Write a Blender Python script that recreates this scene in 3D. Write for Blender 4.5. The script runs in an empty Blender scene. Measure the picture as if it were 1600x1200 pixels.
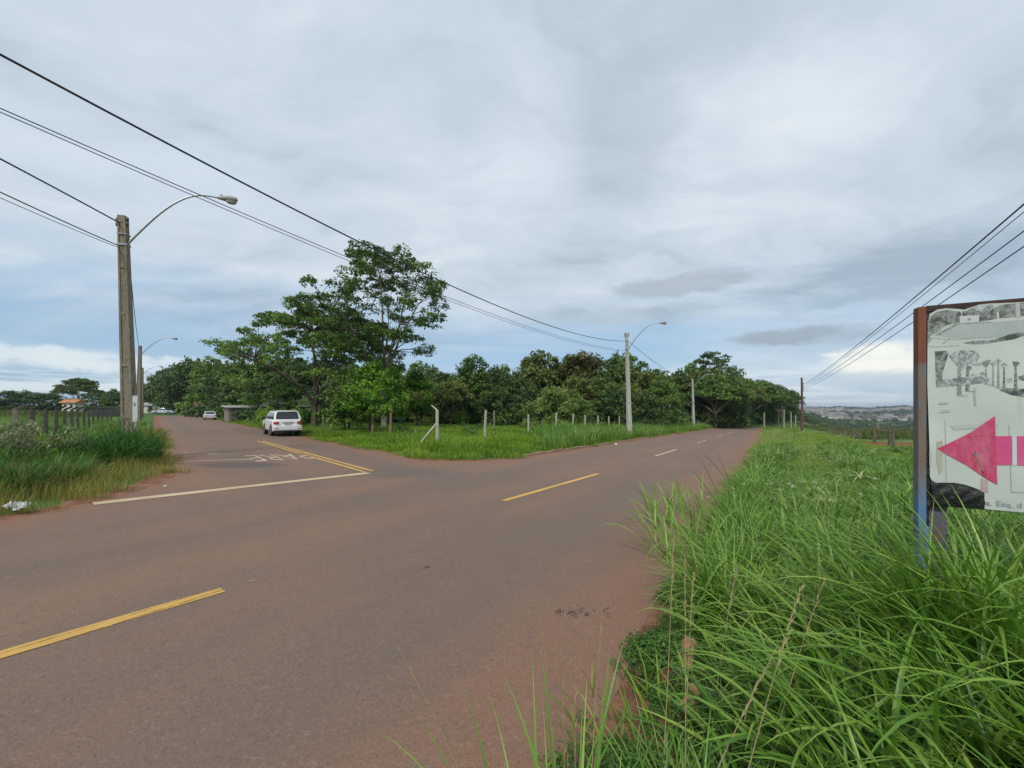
import bpy, math, random
import numpy as np
from mathutils import Vector, Matrix

rnd = random.Random(7)
S = bpy.context.scene
COL = S.collection
R = math.radians

# ------------------------------------------------------------------ camera
EYE = 1.75                       # eye height above the road surface
A_, B_ = -0.0203, -0.023         # the road plane falls gently away
cam = bpy.data.cameras.new("camera")
cam.sensor_width = 36.0
cam.lens = 36.0 * 620 / 1600
cam.shift_y = 35.0 / 1600        # horizon a little below mid-height
cam.clip_start = 0.05
cam.clip_end = 20000
camo = bpy.data.objects.new("camera", cam)
COL.objects.link(camo)
camo.location = (0, 0, EYE)
camo.rotation_euler = (R(90), 0, 0)
S.camera = camo

# ------------------------------------------------------------------ light
SUN_EL, SUN_AZ = 48.0, 200.0     # azimuth clockwise from +Y: behind the photographer
world = bpy.data.worlds.new("World")
S.world = world
world.use_nodes = True
S.view_settings.view_transform = 'Standard'
S.view_settings.look = 'None'
S.view_settings.gamma = 1
S.view_settings.use_curve_mapping = False
S.view_settings.exposure = 0.43


class NT:
    """tiny node-tree writer"""
    def __init__(self, nt):
        self.nt = nt
    def n(self, t, props=None, **inp):
        nd = self.nt.nodes.new(t)
        for k, v in (props or {}).items():
            setattr(nd, k, v)
        for k, v in inp.items():
            key = int(k[1:]) if k[0] == 'i' and k[1:].isdigit() else k.replace('_', ' ')
            self.set(nd.inputs[key], v)
        return nd
    def set(self, sock, v):
        if isinstance(v, bpy.types.NodeSocket):
            self.nt.links.new(v, sock)
        elif isinstance(v, bpy.types.Node):
            self.nt.links.new(v.outputs[0], sock)
        else:
            if hasattr(sock.default_value, '__len__') and not isinstance(v, str):
                v = tuple(v)
                if len(sock.default_value) == 4 and len(v) == 3:
                    v = v + (1.0,)
            sock.default_value = v
    def m(self, op, a, b=0.0, c=None, clamp=False):
        nd = self.nt.nodes.new('ShaderNodeMath')
        nd.operation = op
        nd.use_clamp = clamp
        self.set(nd.inputs[0], a)
        self.set(nd.inputs[1], b)
        if c is not None:
            self.set(nd.inputs[2], c)
        return nd.outputs[0]
    def ss(self, v, lo, hi):
        nd = self.nt.nodes.new('ShaderNodeMapRange')
        nd.interpolation_type = 'SMOOTHSTEP'
        self.set(nd.inputs['Value'], v)
        nd.inputs['From Min'].default_value = lo
        nd.inputs['From Max'].default_value = hi
        return nd.outputs[0]
    def mix(self, f, a, b, blend='MIX'):
        nd = self.nt.nodes.new('ShaderNodeMix')
        nd.data_type = 'RGBA'
        nd.blend_type = blend
        self.set(nd.inputs[0], f)
        self.set(nd.inputs[6], a)
        self.set(nd.inputs[7], b)
        return nd.outputs[2]
    def noise(self, vec, scale, detail=4, rough=.55, dist=0.0, color=False):
        nd = self.nt.nodes.new('ShaderNodeTexNoise')
        self.set(nd.inputs['Vector'], vec)
        nd.inputs['Scale'].default_value = scale
        nd.inputs['Detail'].default_value = detail
        nd.inputs['Roughness'].default_value = rough
        nd.inputs['Distortion'].default_value = dist
        return nd.outputs[1 if color else 0]
    def scale(self, vec, s):
        nd = self.nt.nodes.new('ShaderNodeVectorMath')
        nd.operation = 'MULTIPLY'
        self.set(nd.inputs[0], vec)
        nd.inputs[1].default_value = s
        return nd.outputs[0]
    def dot(self, vec, s):
        nd = self.nt.nodes.new('ShaderNodeVectorMath')
        nd.operation = 'DOT_PRODUCT'
        self.set(nd.inputs[0], vec)
        nd.inputs[1].default_value = s
        return nd.outputs['Value']


# ---- sky: broken overcast over a clear Nishita sky
def build_world():
    nt = world.node_tree
    nt.nodes.clear()
    g = NT(nt)
    out = nt.nodes.new('ShaderNodeOutputWorld')
    bg = nt.nodes.new('ShaderNodeBackground')
    nt.links.new(bg.outputs[0], out.inputs[0])
    bg.inputs[1].default_value = 0.1
    sky = nt.nodes.new('ShaderNodeTexSky')
    sky.sky_type = 'NISHITA'
    sky.sun_disc = False
    sky.sun_elevation = R(SUN_EL)
    sky.sun_rotation = R(SUN_AZ)
    sky.air_density = 1.2
    sky.dust_density = 1.0
    tc = nt.nodes.new('ShaderNodeTexCoord')
    d = tc.outputs['Generated']
    sep = g.n('ShaderNodeSeparateXYZ', None, Vector=d)
    x, y, z = sep.outputs
    zc = g.m('MAXIMUM', z, 0.0)
    k = g.m('DIVIDE', 1.0, g.m('ADD', zc, 0.16))
    comb = g.n('ShaderNodeCombineXYZ', None, X=g.m('MULTIPLY', x, k), Y=g.m('MULTIPLY', y, k), Z=0.0)
    p = comb.outputs[0]
    wv = g.n('ShaderNodeVectorMath', {'operation': 'MULTIPLY_ADD'}, i0=g.noise(p, .9, 4, .55, 0, True), i1=(.9, .9, 0), i2=p).outputs[0]
    big = g.noise(g.scale(wv, (.8, 1.0, 1)), .62, 3, .5, .3)
    med = g.noise(g.scale(wv, (.75, 1.1, 1.0)), 1.5, 6, .55, .2)
    n3 = g.noise(g.scale(wv, (.6, 1.2, 1)), 4.2, 7, .6, .2)
    shade = g.m('ADD', g.m('ADD', g.m('MULTIPLY', big, .45), g.m('MULTIPLY', med, .55)), g.m('MULTIPLY', n3, .22))
    cloud = g.mix(g.ss(shade, .44, .62), (2.95, 3.58, 4.22), (4.35, 5.08, 5.80))
    cloud = g.mix(g.ss(shade, .58, .78), cloud, (5.75, 6.2, 6.6))
    el = g.m('ARCSINE', z)
    az = g.m('ARCTAN2', x, y)
    # blue breaks between the overcast and the horizon
    edge = g.noise(g.scale(p, (.35, .9, 1)), 1.3, 6, .6, .5)
    low = g.m('SUBTRACT', 1.0, g.ss(g.m('ADD', el, g.m('MULTIPLY', g.m('SUBTRACT', edge, .5), .42)), .10, .30))
    azw = g.m('SUBTRACT', 1.0, g.m('MULTIPLY', g.ss(az, .30, .62), .55))
    clear = g.m('MULTIPLY', g.m('MULTIPLY', low, azw), .92)
    blue = g.mix(.75, sky.outputs[0], (2.25, 3.75, 5.6))
    col = g.mix(clear, cloud, blue)
    # low white bank close to the horizon
    bn = g.noise(g.n('ShaderNodeCombineXYZ', None, X=g.m('MULTIPLY', az, 2.2), Y=g.m('MULTIPLY', el, 26.0), Z=.3).outputs[0], 1.6, 6, .6, .35)
    bank = g.m('MULTIPLY', g.ss(bn, .44, .60), g.m('SUBTRACT', 1.0, g.ss(el, .045, .115)))
    col = g.mix(g.m('MULTIPLY', bank, .85), col, (5.9, 6.6, 6.9))
    # single clouds: (azimuth, elevation, half width, half height, colour, amount)
    wn = g.noise(g.n('ShaderNodeCombineXYZ', None, X=g.m('MULTIPLY', az, 9.0), Y=g.m('MULTIPLY', el, 20.0), Z=1.7).outputs[0], 1.2, 6, .62, .4)
    def blob(a0, e0, sa, se, c, amt, rough=1.0, soft=0.0):
        nonlocal col
        q = g.m('ADD', g.m('POWER', g.m('DIVIDE', g.m('SUBTRACT', az, a0), sa), 2.0), g.m('POWER', g.m('DIVIDE', g.m('SUBTRACT', el, e0), se), 2.0))
        q = g.m('ADD', q, g.m('MULTIPLY', g.m('SUBTRACT', wn, .5), 4.2 * rough))
        f = g.m('MULTIPLY', g.m('SUBTRACT', 1.0, g.ss(q, .25 - soft, 1.25 + soft)), amt)
        col = g.mix(f, col, c)
    blob(.775, .082, .10, .035, (7.4, 7.5, 6.9), .95, 1.0, .2)
    blob(.90, .145, .11, .018, (7.4, 7.6, 7.4), .7)
    blob(.80, .048, .20, .017, (4.3, 5.1, 5.8), .85, 1.3, .3)
    blob(.635, .143, .125, .020, (2.6, 3.15, 3.7), .85, .7)
    blob(.405, .275, .16, .026, (3.1, 3.6, 4.15), .75, .7)
    blob(.24, .215, .12, .018, (3.5, 4.1, 4.7), .5, .7)
    blob(-1.05, .075, .5, .022, (5.9, 6.5, 6.7), .8)
    blob(.27, .60, .13, .13, (3.25, 3.9, 4.5), .6, .5, .8)
    blob(.45, .72, .30, .07, (3.3, 3.95, 4.55), .55, .5, .8)
    blob(.66, .54, .12, .08, (6.0, 6.5, 6.9), .6, .5, .8)
    blob(.05, .55, .12, .16, (5.6, 6.2, 6.8), .45, .5, .8)
    blob(-.75, .42, .35, .08, (5.2, 5.95, 6.7), .45, .4, .8)
    # below the horizon
    col = g.mix(g.m('SUBTRACT', 1.0, g.ss(z, -.03, 0.0)), col, (3.0, 3.4, 3.4))
    g.set(bg.inputs[0], col)
build_world()

sun = bpy.data.lights.new("sun", 'SUN')
sun.energy = 1.9
sun.angle = R(10)
sun.color = (1.0, .95, .87)
suno = bpy.data.objects.new("sun", sun)
COL.objects.link(suno)
_az, _el = R(SUN_AZ), R(SUN_EL)
_dir = Vector((math.sin(_az) * math.cos(_el), math.cos(_az) * math.cos(_el), math.sin(_el)))
suno.rotation_euler = _dir.to_track_quat('Z', 'Y').to_euler()


# ------------------------------------------------------------------ helpers
def tag(o, label=None, cat=None, group=None, kind=None):
    if label: o['label'] = label
    if cat: o['category'] = cat
    if group: o['group'] = group
    if kind: o['kind'] = kind
    return o

def link(o, parent=None):
    COL.objects.link(o)
    if parent is not None:
        o.parent = parent
    return o

def empty(name, loc, rz=0.0):
    o = bpy.data.objects.new(name, None)
    o.location = loc
    o.rotation_euler = (0, 0, rz)
    o.empty_display_size = .3
    return link(o)

def np_mesh(name, v, f, mats=(), tint=None, smooth=False, midx=None):
    """v (N,3), f (M,k) int array -> mesh"""
    v = np.asarray(v, dtype=np.float32)
    f = np.asarray(f, dtype=np.int32)
    me = bpy.data.meshes.new(name)
    k = f.shape[1]
    me.vertices.add(len(v)); me.vertices.foreach_set('co', v.ravel())
    me.loops.add(f.size); me.loops.foreach_set('vertex_index', f.ravel())
    me.polygons.add(len(f))
    me.polygons.foreach_set('loop_start', np.arange(0, f.size, k, dtype=np.int32))
    me.polygons.foreach_set('loop_total', np.full(len(f), k, dtype=np.int32))
    if midx is not None:
        me.polygons.foreach_set('material_index', np.asarray(midx, dtype=np.int32))
    me.update(calc_edges=True)
    for m in mats: me.materials.append(m)
    if tint is not None:
        a = me.attributes.new('tint', 'FLOAT', 'POINT')
        a.data.foreach_set('value', np.asarray(tint, dtype=np.float32))
    if smooth:
        me.polygons.foreach_set('use_smooth', np.ones(len(f), dtype=bool))
    return me

def mobj(name, me, parent=None):
    return link(bpy.data.objects.new(name, me), parent)

class MB:
    def __init__(self):
        self.v, self.f, self.mi = [], [], []
    def add(self, vs, fs, mi=0):
        b = len(self.v)
        self.v += [tuple(p) for p in vs]
        self.f += [tuple(b + i for i in q) for q in fs]
        self.mi += [mi] * len(fs)
    def box(self, c, s, rz=0.0, mi=0, rot=None, taper=1.0):
        hx, hy, hz = s[0] / 2, s[1] / 2, s[2] / 2
        M = rot if rot is not None else Matrix.Rotation(rz, 3, 'Z')
        vs = []
        for z, t in ((-hz, 1.0), (hz, taper)):
            for x, y in ((-hx, -hy), (hx, -hy), (hx, hy), (-hx, hy)):
                vs.append(Vector(c) + M @ Vector((x * t, y * t, z)))
        self.add(vs, [(3, 2, 1, 0), (4, 5, 6, 7), (0, 1, 5, 4), (1, 2, 6, 5), (2, 3, 7, 6), (3, 0, 4, 7)], mi)
    def tube(self, pts, rad, n=8, mi=0, cap=True):
        pts = [Vector(p) for p in pts]
        if not hasattr(rad, '__len__'): rad = [rad] * len(pts)
        vs, fs = [], []
        u = None
        for i, p in enumerate(pts):
            d = (pts[min(i + 1, len(pts) - 1)] - pts[max(i - 1, 0)])
            if d.length < 1e-9: d = Vector((0, 0, 1))
            d.normalize()
            if u is None:
                u = d.cross(Vector((0, 0, 1)))
                if u.length < .1: u = d.cross(Vector((0, 1, 0)))
            u = (u - d * u.dot(d)).normalized()
            w = d.cross(u)
            for k in range(n):
                a = 2 * math.pi * k / n
                vs.append(p + (u * math.cos(a) + w * math.sin(a)) * rad[i])
        for i in range(len(pts) - 1):
            for k in range(n):
                a, b = i * n + k, i * n + (k + 1) % n
                fs.append((a, b, b + n, a + n))
        if cap:
            fs.append(tuple(range(n))[::-1])
            fs.append(tuple((len(pts) - 1) * n + k for k in range(n)))
        self.add(vs, fs, mi)
    def lathe(self, prof, n=16, M=None, mi=0, close=False):
        """prof: (r, z) about z, placed by matrix M"""
        vs, fs = [], []
        M = M or Matrix.Identity(4)
        for r, z in prof:
            for k in range(n):
                a = 2 * math.pi * k / n
                vs.append(M @ Vector((r * math.cos(a), r * math.sin(a), z)))
        m = len(prof)
        for i in range(m - 1 + (1 if close else 0)):
            for k in range(n):
                j = (i + 1) % m
                fs.append((i * n + k, i * n + (k + 1) % n, j * n + (k + 1) % n, j * n + k))
        self.add(vs, fs, mi)
    def mesh(self, name, mats, smooth=False):
        me = bpy.data.meshes.new(name)
        me.from_pydata([tuple(p) for p in self.v], [], self.f)
        for m in (mats if isinstance(mats, (list, tuple)) else [mats]): me.materials.append(m)
        me.polygons.foreach_set('material_index', self.mi)
        if smooth:
            me.polygons.foreach_set('use_smooth', [True] * len(self.f))
            try: me.set_sharp_from_angle(angle=R(40))
            except Exception: pass
        me.update()
        return me
    def build(self, name, mats, parent=None, smooth=False):
        return mobj(name, self.mesh(name, mats, smooth), parent)

def bevel(o, w=.01, seg=1):
    m = o.modifiers.new('bevel', 'BEVEL'); m.width = w; m.segments = seg; m.limit_method = 'ANGLE'
    return o

def sstep(a, b, x):
    t = np.clip((x - a) / (b - a), 0, 1)
    return t * t * (3 - 2 * t)

# ------------------------------------------------------------------ plan of the place
MD = np.array([.64, 1.0]) / math.hypot(.64, 1.0)        # main road heading
MN = np.array([MD[1], -MD[0]])                          # to its right
HALF = 3.92
C0 = np.array([-5.65, 0.0])                             # a point of the centre line
_pts = [C0 + MD * s for s in (-60, 0, 60, 106)]
_a = math.atan2(MD[0], MD[1])
_p = _pts[-1].copy()
for _i in range(16):
    _a -= R(4.0)
    _p = _p + np.array([math.sin(_a), math.cos(_a)]) * 4.5
    _pts.append(_p.copy())
MAIN = np.array(_pts)

def smain(x, y):
    """signed offset from the main road's centre line, right is positive"""
    x = np.asarray(x, float); y = np.asarray(y, float)
    best = np.full(x.shape, 1e9); sg = np.zeros(x.shape)
    for a, b in zip(MAIN[:-1], MAIN[1:]):
        d = b - a; L = math.hypot(*d); d = d / L
        t = np.clip((x - a[0]) * d[0] + (y - a[1]) * d[1], 0, L)
        ex, ey = x - a[0] - t * d[0], y - a[1] - t * d[1]
        dist = np.hypot(ex, ey)
        side = np.where(ex * d[1] - ey * d[0] >= 0, 1.0, -1.0)
        m = dist < best
        best = np.where(m, dist, best); sg = np.where(m, side, sg)
    return best * sg

def sside(x, y):
    """signed offset from the side road's centre (x = 5.3 - .9 y), right of its heading positive"""
    return (np.asarray(x, float) - (5.3 - .9 * np.asarray(y, float))) / 1.345

def rnd_and(a, b, r):
    return r - np.hypot(np.maximum(r - a, 0), np.maximum(r - b, 0)) + np.minimum(np.maximum(np.minimum(a, b) - r, 0), 1e9)

def verge(x, y):
    """(right verge, left corner, centre lot): depth inside each, in metres; negative on asphalt"""
    m = smain(x, y); s = sside(x, y)
    right = m - HALF
    ml = -m - HALF
    left = rnd_and(ml, -s - 3.5, 5.0)
    lot = rnd_and(ml, s - 3.5, 3.0)
    return right, left, lot

def off(x, y):
    a, b, c = verge(x, y)
    return np.maximum(np.maximum(a, b), c)

def gh(x, y, with_bump=True):
    x = np.asarray(x, float); y = np.asarray(y, float)
    r = np.hypot(x, y)
    az = np.degrees(np.arctan2(x, y))
    P = A_ * x + B_ * y
    lim = np.clip(r, 0, 120) / np.maximum(r, 1e-6)
    P120 = P * lim
    far = np.interp(r, [0, 120, 300, 700, 950, 1700, 2500, 2750, 4000, 6500],
                    [0, 0, -13, -31, -32, -17, -1.5, -.5, -40, -60])
    far = far + sstep(900, 2300, r) * (3.2 * np.sin(az * .55 + 1.0) + 2.2 * np.sin(az * 1.45 + .3) + 1.4 * np.sin(az * 3.7)) * (1 - sstep(2700, 3500, r))
    w = sstep(34, 40, az) * (1 - sstep(80, 110, az))
    z = P120 * (1 - w * sstep(120, 700, r)) + far * w + (1 - w) * sstep(150, 900, r) * -1.0
    w0 = (1 - w) * sstep(400, 3000, r)
    z = z - 0.0 * w0
    if with_bump:
        dv = off(x, y)
        b = sstep(.7 + .03 * r, 2.6 + .06 * r, dv) * .22 * (1 - sstep(150, 300, r))
        z = z + b
    return z

def H1(x, y): return float(gh(np.array([x]), np.array([y]))[0])
def ux(px): return (px - 800) / 620.0
def at(px, Y): return (ux(px) * Y, Y)

# ------------------------------------------------------------------ materials
def new_mat(name):
    m = bpy.data.materials.new(name)
    m.use_nodes = True
    m.node_tree.nodes.clear()
    g = NT(m.node_tree)
    out = m.node_tree.nodes.new('ShaderNodeOutputMaterial')
    return m, g, out

def simple(name, col, rough=.7, metal=0.0, spec=.5, var=.12, vscale=6.0, col2=None, bump=0.0, bscale=40.0, emit=None):
    m, g, out = new_mat(name)
    p = g.n('ShaderNodeBsdfPrincipled')
    tc = g.n('ShaderNodeTexCoord').outputs['Object']
    n = g.noise(tc, vscale, 5, .6)
    c2 = col2 if col2 else tuple(c * (1 - var * 2) for c in col)
    c = g.mix(g.ss(n, .35, .68), c2, col)
    g.set(p.inputs['Base Color'], c)
    p.inputs['Roughness'].default_value = rough
    p.inputs['Metallic'].default_value = metal
    p.inputs['Specular IOR Level'].default_value = spec
    if bump:
        b = g.n('ShaderNodeBump', None, Height=g.noise(tc, bscale, 6, .65), Strength=bump, Distance=.02)
        g.set(p.inputs['Normal'], b.outputs[0])
    m.node_tree.links.new(p.outputs[0], out.inputs[0])
    return m

def leaf_mat(name, cols, trans=.32, rough=.55, patch=.12, pscale=.35, spec=.3):
    """cols: dark, mid, bright by the leaf's own tint attribute plus patches of growth"""
    m, g, out = new_mat(name)
    at_ = g.n('ShaderNodeAttribute', {'attribute_name': 'tint'}).outputs['Fac']
    oi = g.n('ShaderNodeObjectInfo').outputs['Random']
    pos = g.n('ShaderNodeNewGeometry').outputs['Position']
    n = g.noise(pos, pscale, 3, .5)
    f = g.m('ADD', at_, g.m('ADD', g.m('MULTIPLY', g.m('SUBTRACT', n, .5), patch * 8), g.m('MULTIPLY', g.m('SUBTRACT', oi, .5), .34)), clamp=True)
    r = g.n('ShaderNodeValToRGB', None, Fac=f)
    cr = r.color_ramp
    while len(cr.elements) < len(cols): cr.elements.new(.5)
    for i, c in enumerate(cols):
        cr.elements[i].position = i / (len(cols) - 1)
        cr.elements[i].color = (*c, 1)
    p = g.n('ShaderNodeBsdfPrincipled')
    g.set(p.inputs['Base Color'], r.outputs[0])
    p.inputs['Roughness'].default_value = rough
    p.inputs['Specular IOR Level'].default_value = spec
    t = g.n('ShaderNodeBsdfTranslucent')
    g.set(t.inputs[0], g.mix(.5, r.outputs[0], g.mix(1.0, r.outputs[0], (1.25, 1.3, .55), 'MULTIPLY')))
    mx = g.n('ShaderNodeMixShader')
    mx.inputs[0].default_value = trans
    g.nt.links.new(p.outputs[0], mx.inputs[1]); g.nt.links.new(t.outputs[0], mx.inputs[2])
    g.nt.links.new(mx.outputs[0], out.inputs[0])
    return m

def ground_mat():
    m, g, out = new_mat('meadow soil and turf')
    pos = g.n('ShaderNodeNewGeometry').outputs['Position']
    n1 = g.noise(pos, .18, 5, .6)
    n2 = g.noise(pos, 1.6, 6, .65)
    n3 = g.noise(pos, .012, 5, .6, .4)
    turf = g.mix(g.ss(n1, .38, .62), (.045, .10, .018), (.10, .185, .035))
    turf = g.mix(g.m('MULTIPLY', g.ss(n2, .62, .78), .45), turf, (.18, .085, .045))
    far = g.mix(g.ss(n3, .4, .62), (.035, .065, .022), (.10, .15, .045))
    sep = g.n('ShaderNodeSeparateXYZ', None, Vector=pos)
    rr = g.n('ShaderNodeVectorMath', {'operation': 'LENGTH'})
    g.set(rr.inputs[0], pos)
    c = g.mix(g.ss(rr.outputs['Value'], 90, 260), turf, far)
    # bare turned earth in the field on the right
    dx = g.m('SUBTRACT', sep.outputs[0], 36.0); dy = g.m('SUBTRACT', sep.outputs[1], 28.5)
    q = g.m('ADD', g.m('POWER', g.m('DIVIDE', dx, 15.0), 2.0), g.m('POWER', g.m('DIVIDE', dy, 4.2), 2.0))
    q = g.m('ADD', q, g.m('MULTIPLY', g.m('SUBTRACT', n2, .5), 1.6))
    c = g.mix(g.m('SUBTRACT', 1.0, g.ss(q, .7, 1.2)), c, (.20, .062, .028))
    p = g.n('ShaderNodeBsdfPrincipled', None, Base_Color=c, Roughness=.95)
    p.inputs['Specular IOR Level'].default_value = .2
    b = g.n('ShaderNodeBump', None, Height=n2, Strength=.6, Distance=.08)
    g.set(p.inputs['Normal'], b.outputs[0])
    g.nt.links.new(p.outputs[0], out.inputs[0])
    return m

def asphalt_mat(name, d, nrm, cen, seed=0.0, dusty=1.0):
    """old asphalt under red dust; d heading, nrm across, cen centre offset"""
    m, g, out = new_mat(name)
    pos = g.n('ShaderNodeNewGeometry').outputs['Position']
    across = g.m('SUBTRACT', g.dot(pos, (nrm[0], nrm[1], 0)), cen)
    along = g.dot(pos, (d[0], d[1], 0))
    st = g.n('ShaderNodeCombineXYZ', None, X=g.m('MULTIPLY', along, .16), Y=g.m('MULTIPLY', across, 1.0), Z=seed).outputs[0]
    streak = g.noise(st, .8, 5, .55, .3)
    st2 = g.n('ShaderNodeCombineXYZ', None, X=g.m('MULTIPLY', along, .5), Y=g.m('MULTIPLY', across, .9), Z=seed + 4).outputs[0]
    blot = g.noise(st2, .55, 6, .6, .2)
    fine = g.noise(pos, 38.0, 4, .75)
    finer = g.noise(pos, 130.0, 2, .7)
    mid = g.noise(pos, 4.5, 6, .7)
    dust, grey = (.235, .138, .092), (.172, .119, .091)
    # wheel tracks worn clean, dust left between them and at the edges
    ta = g.m('ABSOLUTE', g.m('SUBTRACT', g.m('ABSOLUTE', across), 1.9))
    track = g.m('SUBTRACT', 1.0, g.ss(ta, .35, 1.3))
    ed = g.n('ShaderNodeAttribute', {'attribute_name': 'tint'}).outputs['Fac']
    edge = g.m('SUBTRACT', 1.0, g.ss(g.m('ADD', ed, g.m('MULTIPLY', g.m('SUBTRACT', mid, .5), .8)), .1, 1.5))
    f = g.m('ADD', g.m('MULTIPLY', g.ss(streak, .35, .65), .55), g.m('MULTIPLY', g.ss(blot, .35, .68), .55))
    f = g.m('ADD', g.m('SUBTRACT', f, g.m('MULTIPLY', track, .30)), g.m('MULTIPLY', edge, .35), clamp=True)
    f = g.m('MULTIPLY', f, dusty)
    c = g.mix(f, grey, dust)
    c = g.mix(g.m('MULTIPLY', edge, .6), c, (.24, .118, .072))
    # stones showing, dark pits
    c = g.mix(g.m('MULTIPLY', g.ss(fine, .52, .70), .32), c, (.32, .245, .21))
    c = g.mix(g.m('MULTIPLY', g.ss(finer, .50, .66), .55), c, (.085, .066, .056))
    c = g.mix(g.m('MULTIPLY', g.ss(mid, .53, .72), .42), c, (.12, .10, .092))
    # broken patches where the surface has come off
    v = g.n('ShaderNodeTexVoronoi', {'feature': 'DISTANCE_TO_EDGE'}, Scale=2.6)
    g.set(v.inputs['Vector'], g.n('ShaderNodeVectorMath', {'operation': 'ADD'}, i0=pos, i1=g.noise(pos, 1.5, 4, .6, 0, True)).outputs[0])
    pit = g.noise(pos, 44.0, 3, .8)
    blk = g.noise(pos, 17.0, 5, .75)
    c = g.mix(g.m('MULTIPLY', g.ss(blk, .56, .72), .5), c, (.09, .07, .058))
    c = g.mix(g.m('MULTIPLY', g.ss(blk, .42, .30), .3), c, (.33, .24, .18))
    c = g.mix(g.m('MULTIPLY', g.ss(pit, .58, .68), .7), c, (.07, .058, .05))
    c = g.mix(g.m('MULTIPLY', g.ss(pit, .40, .32), .35), c, (.34, .27, .23))
    crk = g.m('SUBTRACT', 1.0, g.ss(v.outputs['Distance'], .0, .028))
    zone = g.ss(g.noise(pos, .33, 3, .5, .2), .58, .72)
    c = g.mix(g.m('MULTIPLY', g.m('MULTIPLY', crk, zone), .7), c, (.055, .045, .04))
    # rough gravelly patch in the junction mouth
    sep = g.n('ShaderNodeSeparateXYZ', None, Vector=pos)
    q = g.m('ADD', g.m('POWER', g.m('DIVIDE', g.m('ADD', sep.outputs[0], 2.9), 1.7), 2.0), g.m('POWER', g.m('DIVIDE', g.m('SUBTRACT', sep.outputs[1], 11.7), 1.2), 2.0))
    q = g.m('ADD', q, g.m('MULTIPLY', g.m('SUBTRACT', mid, .5), 2.2))
    rough = g.m('SUBTRACT', 1.0, g.ss(q, .4, 1.2))
    gr = g.ss(g.noise(pos, 14.0, 5, .8), .40, .62)
    c = g.mix(g.m('MULTIPLY', rough, .55), c, g.mix(gr, (.05, .045, .044), (.22, .175, .15)))
    q2 = g.m('ADD', g.m('POWER', g.m('DIVIDE', g.m('ADD', sep.outputs[0], 8.6), 1.4), 2.0), g.m('POWER', g.m('DIVIDE', g.m('SUBTRACT', sep.outputs[1], 12.6), .8), 2.0))
    q2 = g.m('ADD', q2, g.m('MULTIPLY', g.m('SUBTRACT', mid, .5), 2.0))
    c = g.mix(g.m('MULTIPLY', g.m('SUBTRACT', 1.0, g.ss(q2, .4, 1.2)), .7), c, (.085, .075, .07))
    p = g.n('ShaderNodeBsdfPrincipled', None, Base_Color=c, Roughness=.82)
    p.inputs['Specular IOR Level'].default_value = .35
    h = g.m('ADD', g.m('MULTIPLY', fine, .7), g.m('ADD', g.m('MULTIPLY', finer, .4), g.m('MULTIPLY', g.m('MULTIPLY', crk, zone), -.5)))
    b = g.n('ShaderNodeBump', None, Height=h, Strength=.65, Distance=.012)
    g.set(p.inputs['Normal'], b.outputs[0])
    g.nt.links.new(p.outputs[0], out.inputs[0])
    return m

def paint_mat(name, col, wear=.5, streaks=False):
    m, g, out = new_mat(name)
    pos = g.n('ShaderNodeNewGeometry').outputs['Position']
    n = g.noise(pos, 9.0, 6, .75)
    n2 = g.noise(pos, 70.0, 3, .7)
    n3 = g.noise(pos, 1.4, 3, .6)
    a = g.m('ADD', g.m('MULTIPLY', n, .5), g.m('ADD', g.m('MULTIPLY', n2, .35), g.m('MULTIPLY', n3, .35)))
    if streaks:
        ac = g.dot(pos, (MN[0], MN[1], 0))
        al = g.dot(pos, (MD[0], MD[1], 0))
        s = g.n('ShaderNodeCombineXYZ', None, X=g.m('MULTIPLY', al, .35), Y=g.m('MULTIPLY', ac, 22.0), Z=0.0).outputs[0]
        a = g.m('ADD', a, g.m('MULTIPLY', g.m('SUBTRACT', g.noise(s, 1.6, 3, .6), .5), 1.6))
    keep = g.ss(a, .30 + wear * .30, .40 + wear * .32)
    c = g.mix(g.ss(n3, .3, .7), tuple(k * .78 for k in col), col)
    p = g.n('ShaderNodeBsdfPrincipled', None, Base_Color=c, Roughness=.75)
    t = g.n('ShaderNodeBsdfTransparent')
    mx = g.n('ShaderNodeMixShader', None, i0=keep)
    g.nt.links.new(t.outputs[0], mx.inputs[1]); g.nt.links.new(p.outputs[0], mx.inputs[2])
    g.nt.links.new(mx.outputs[0], out.inputs[0])
    return m

def soil_mat():
    m, g, out = new_mat('red laterite soil')
    pos = g.n('ShaderNodeNewGeometry').outputs['Position']
    n = g.noise(pos, 3.5, 6, .65); n2 = g.noise(pos, 30.0, 5, .7)
    c = g.mix(g.ss(n, .35, .65), (.15, .062, .034), (.30, .135, .078))
    c = g.mix(g.m('MULTIPLY', g.ss(n2, .55, .72), .5), c, (.34, .23, .17))
    p = g.n('ShaderNodeBsdfPrincipled', None, Base_Color=c, Roughness=.95)
    b = g.n('ShaderNodeBump', None, Height=g.m('ADD', n, n2), Strength=.8, Distance=.03)
    g.set(p.inputs['Normal'], b.outputs[0])
    g.nt.links.new(p.outputs[0], out.inputs[0])
    return m

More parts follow.
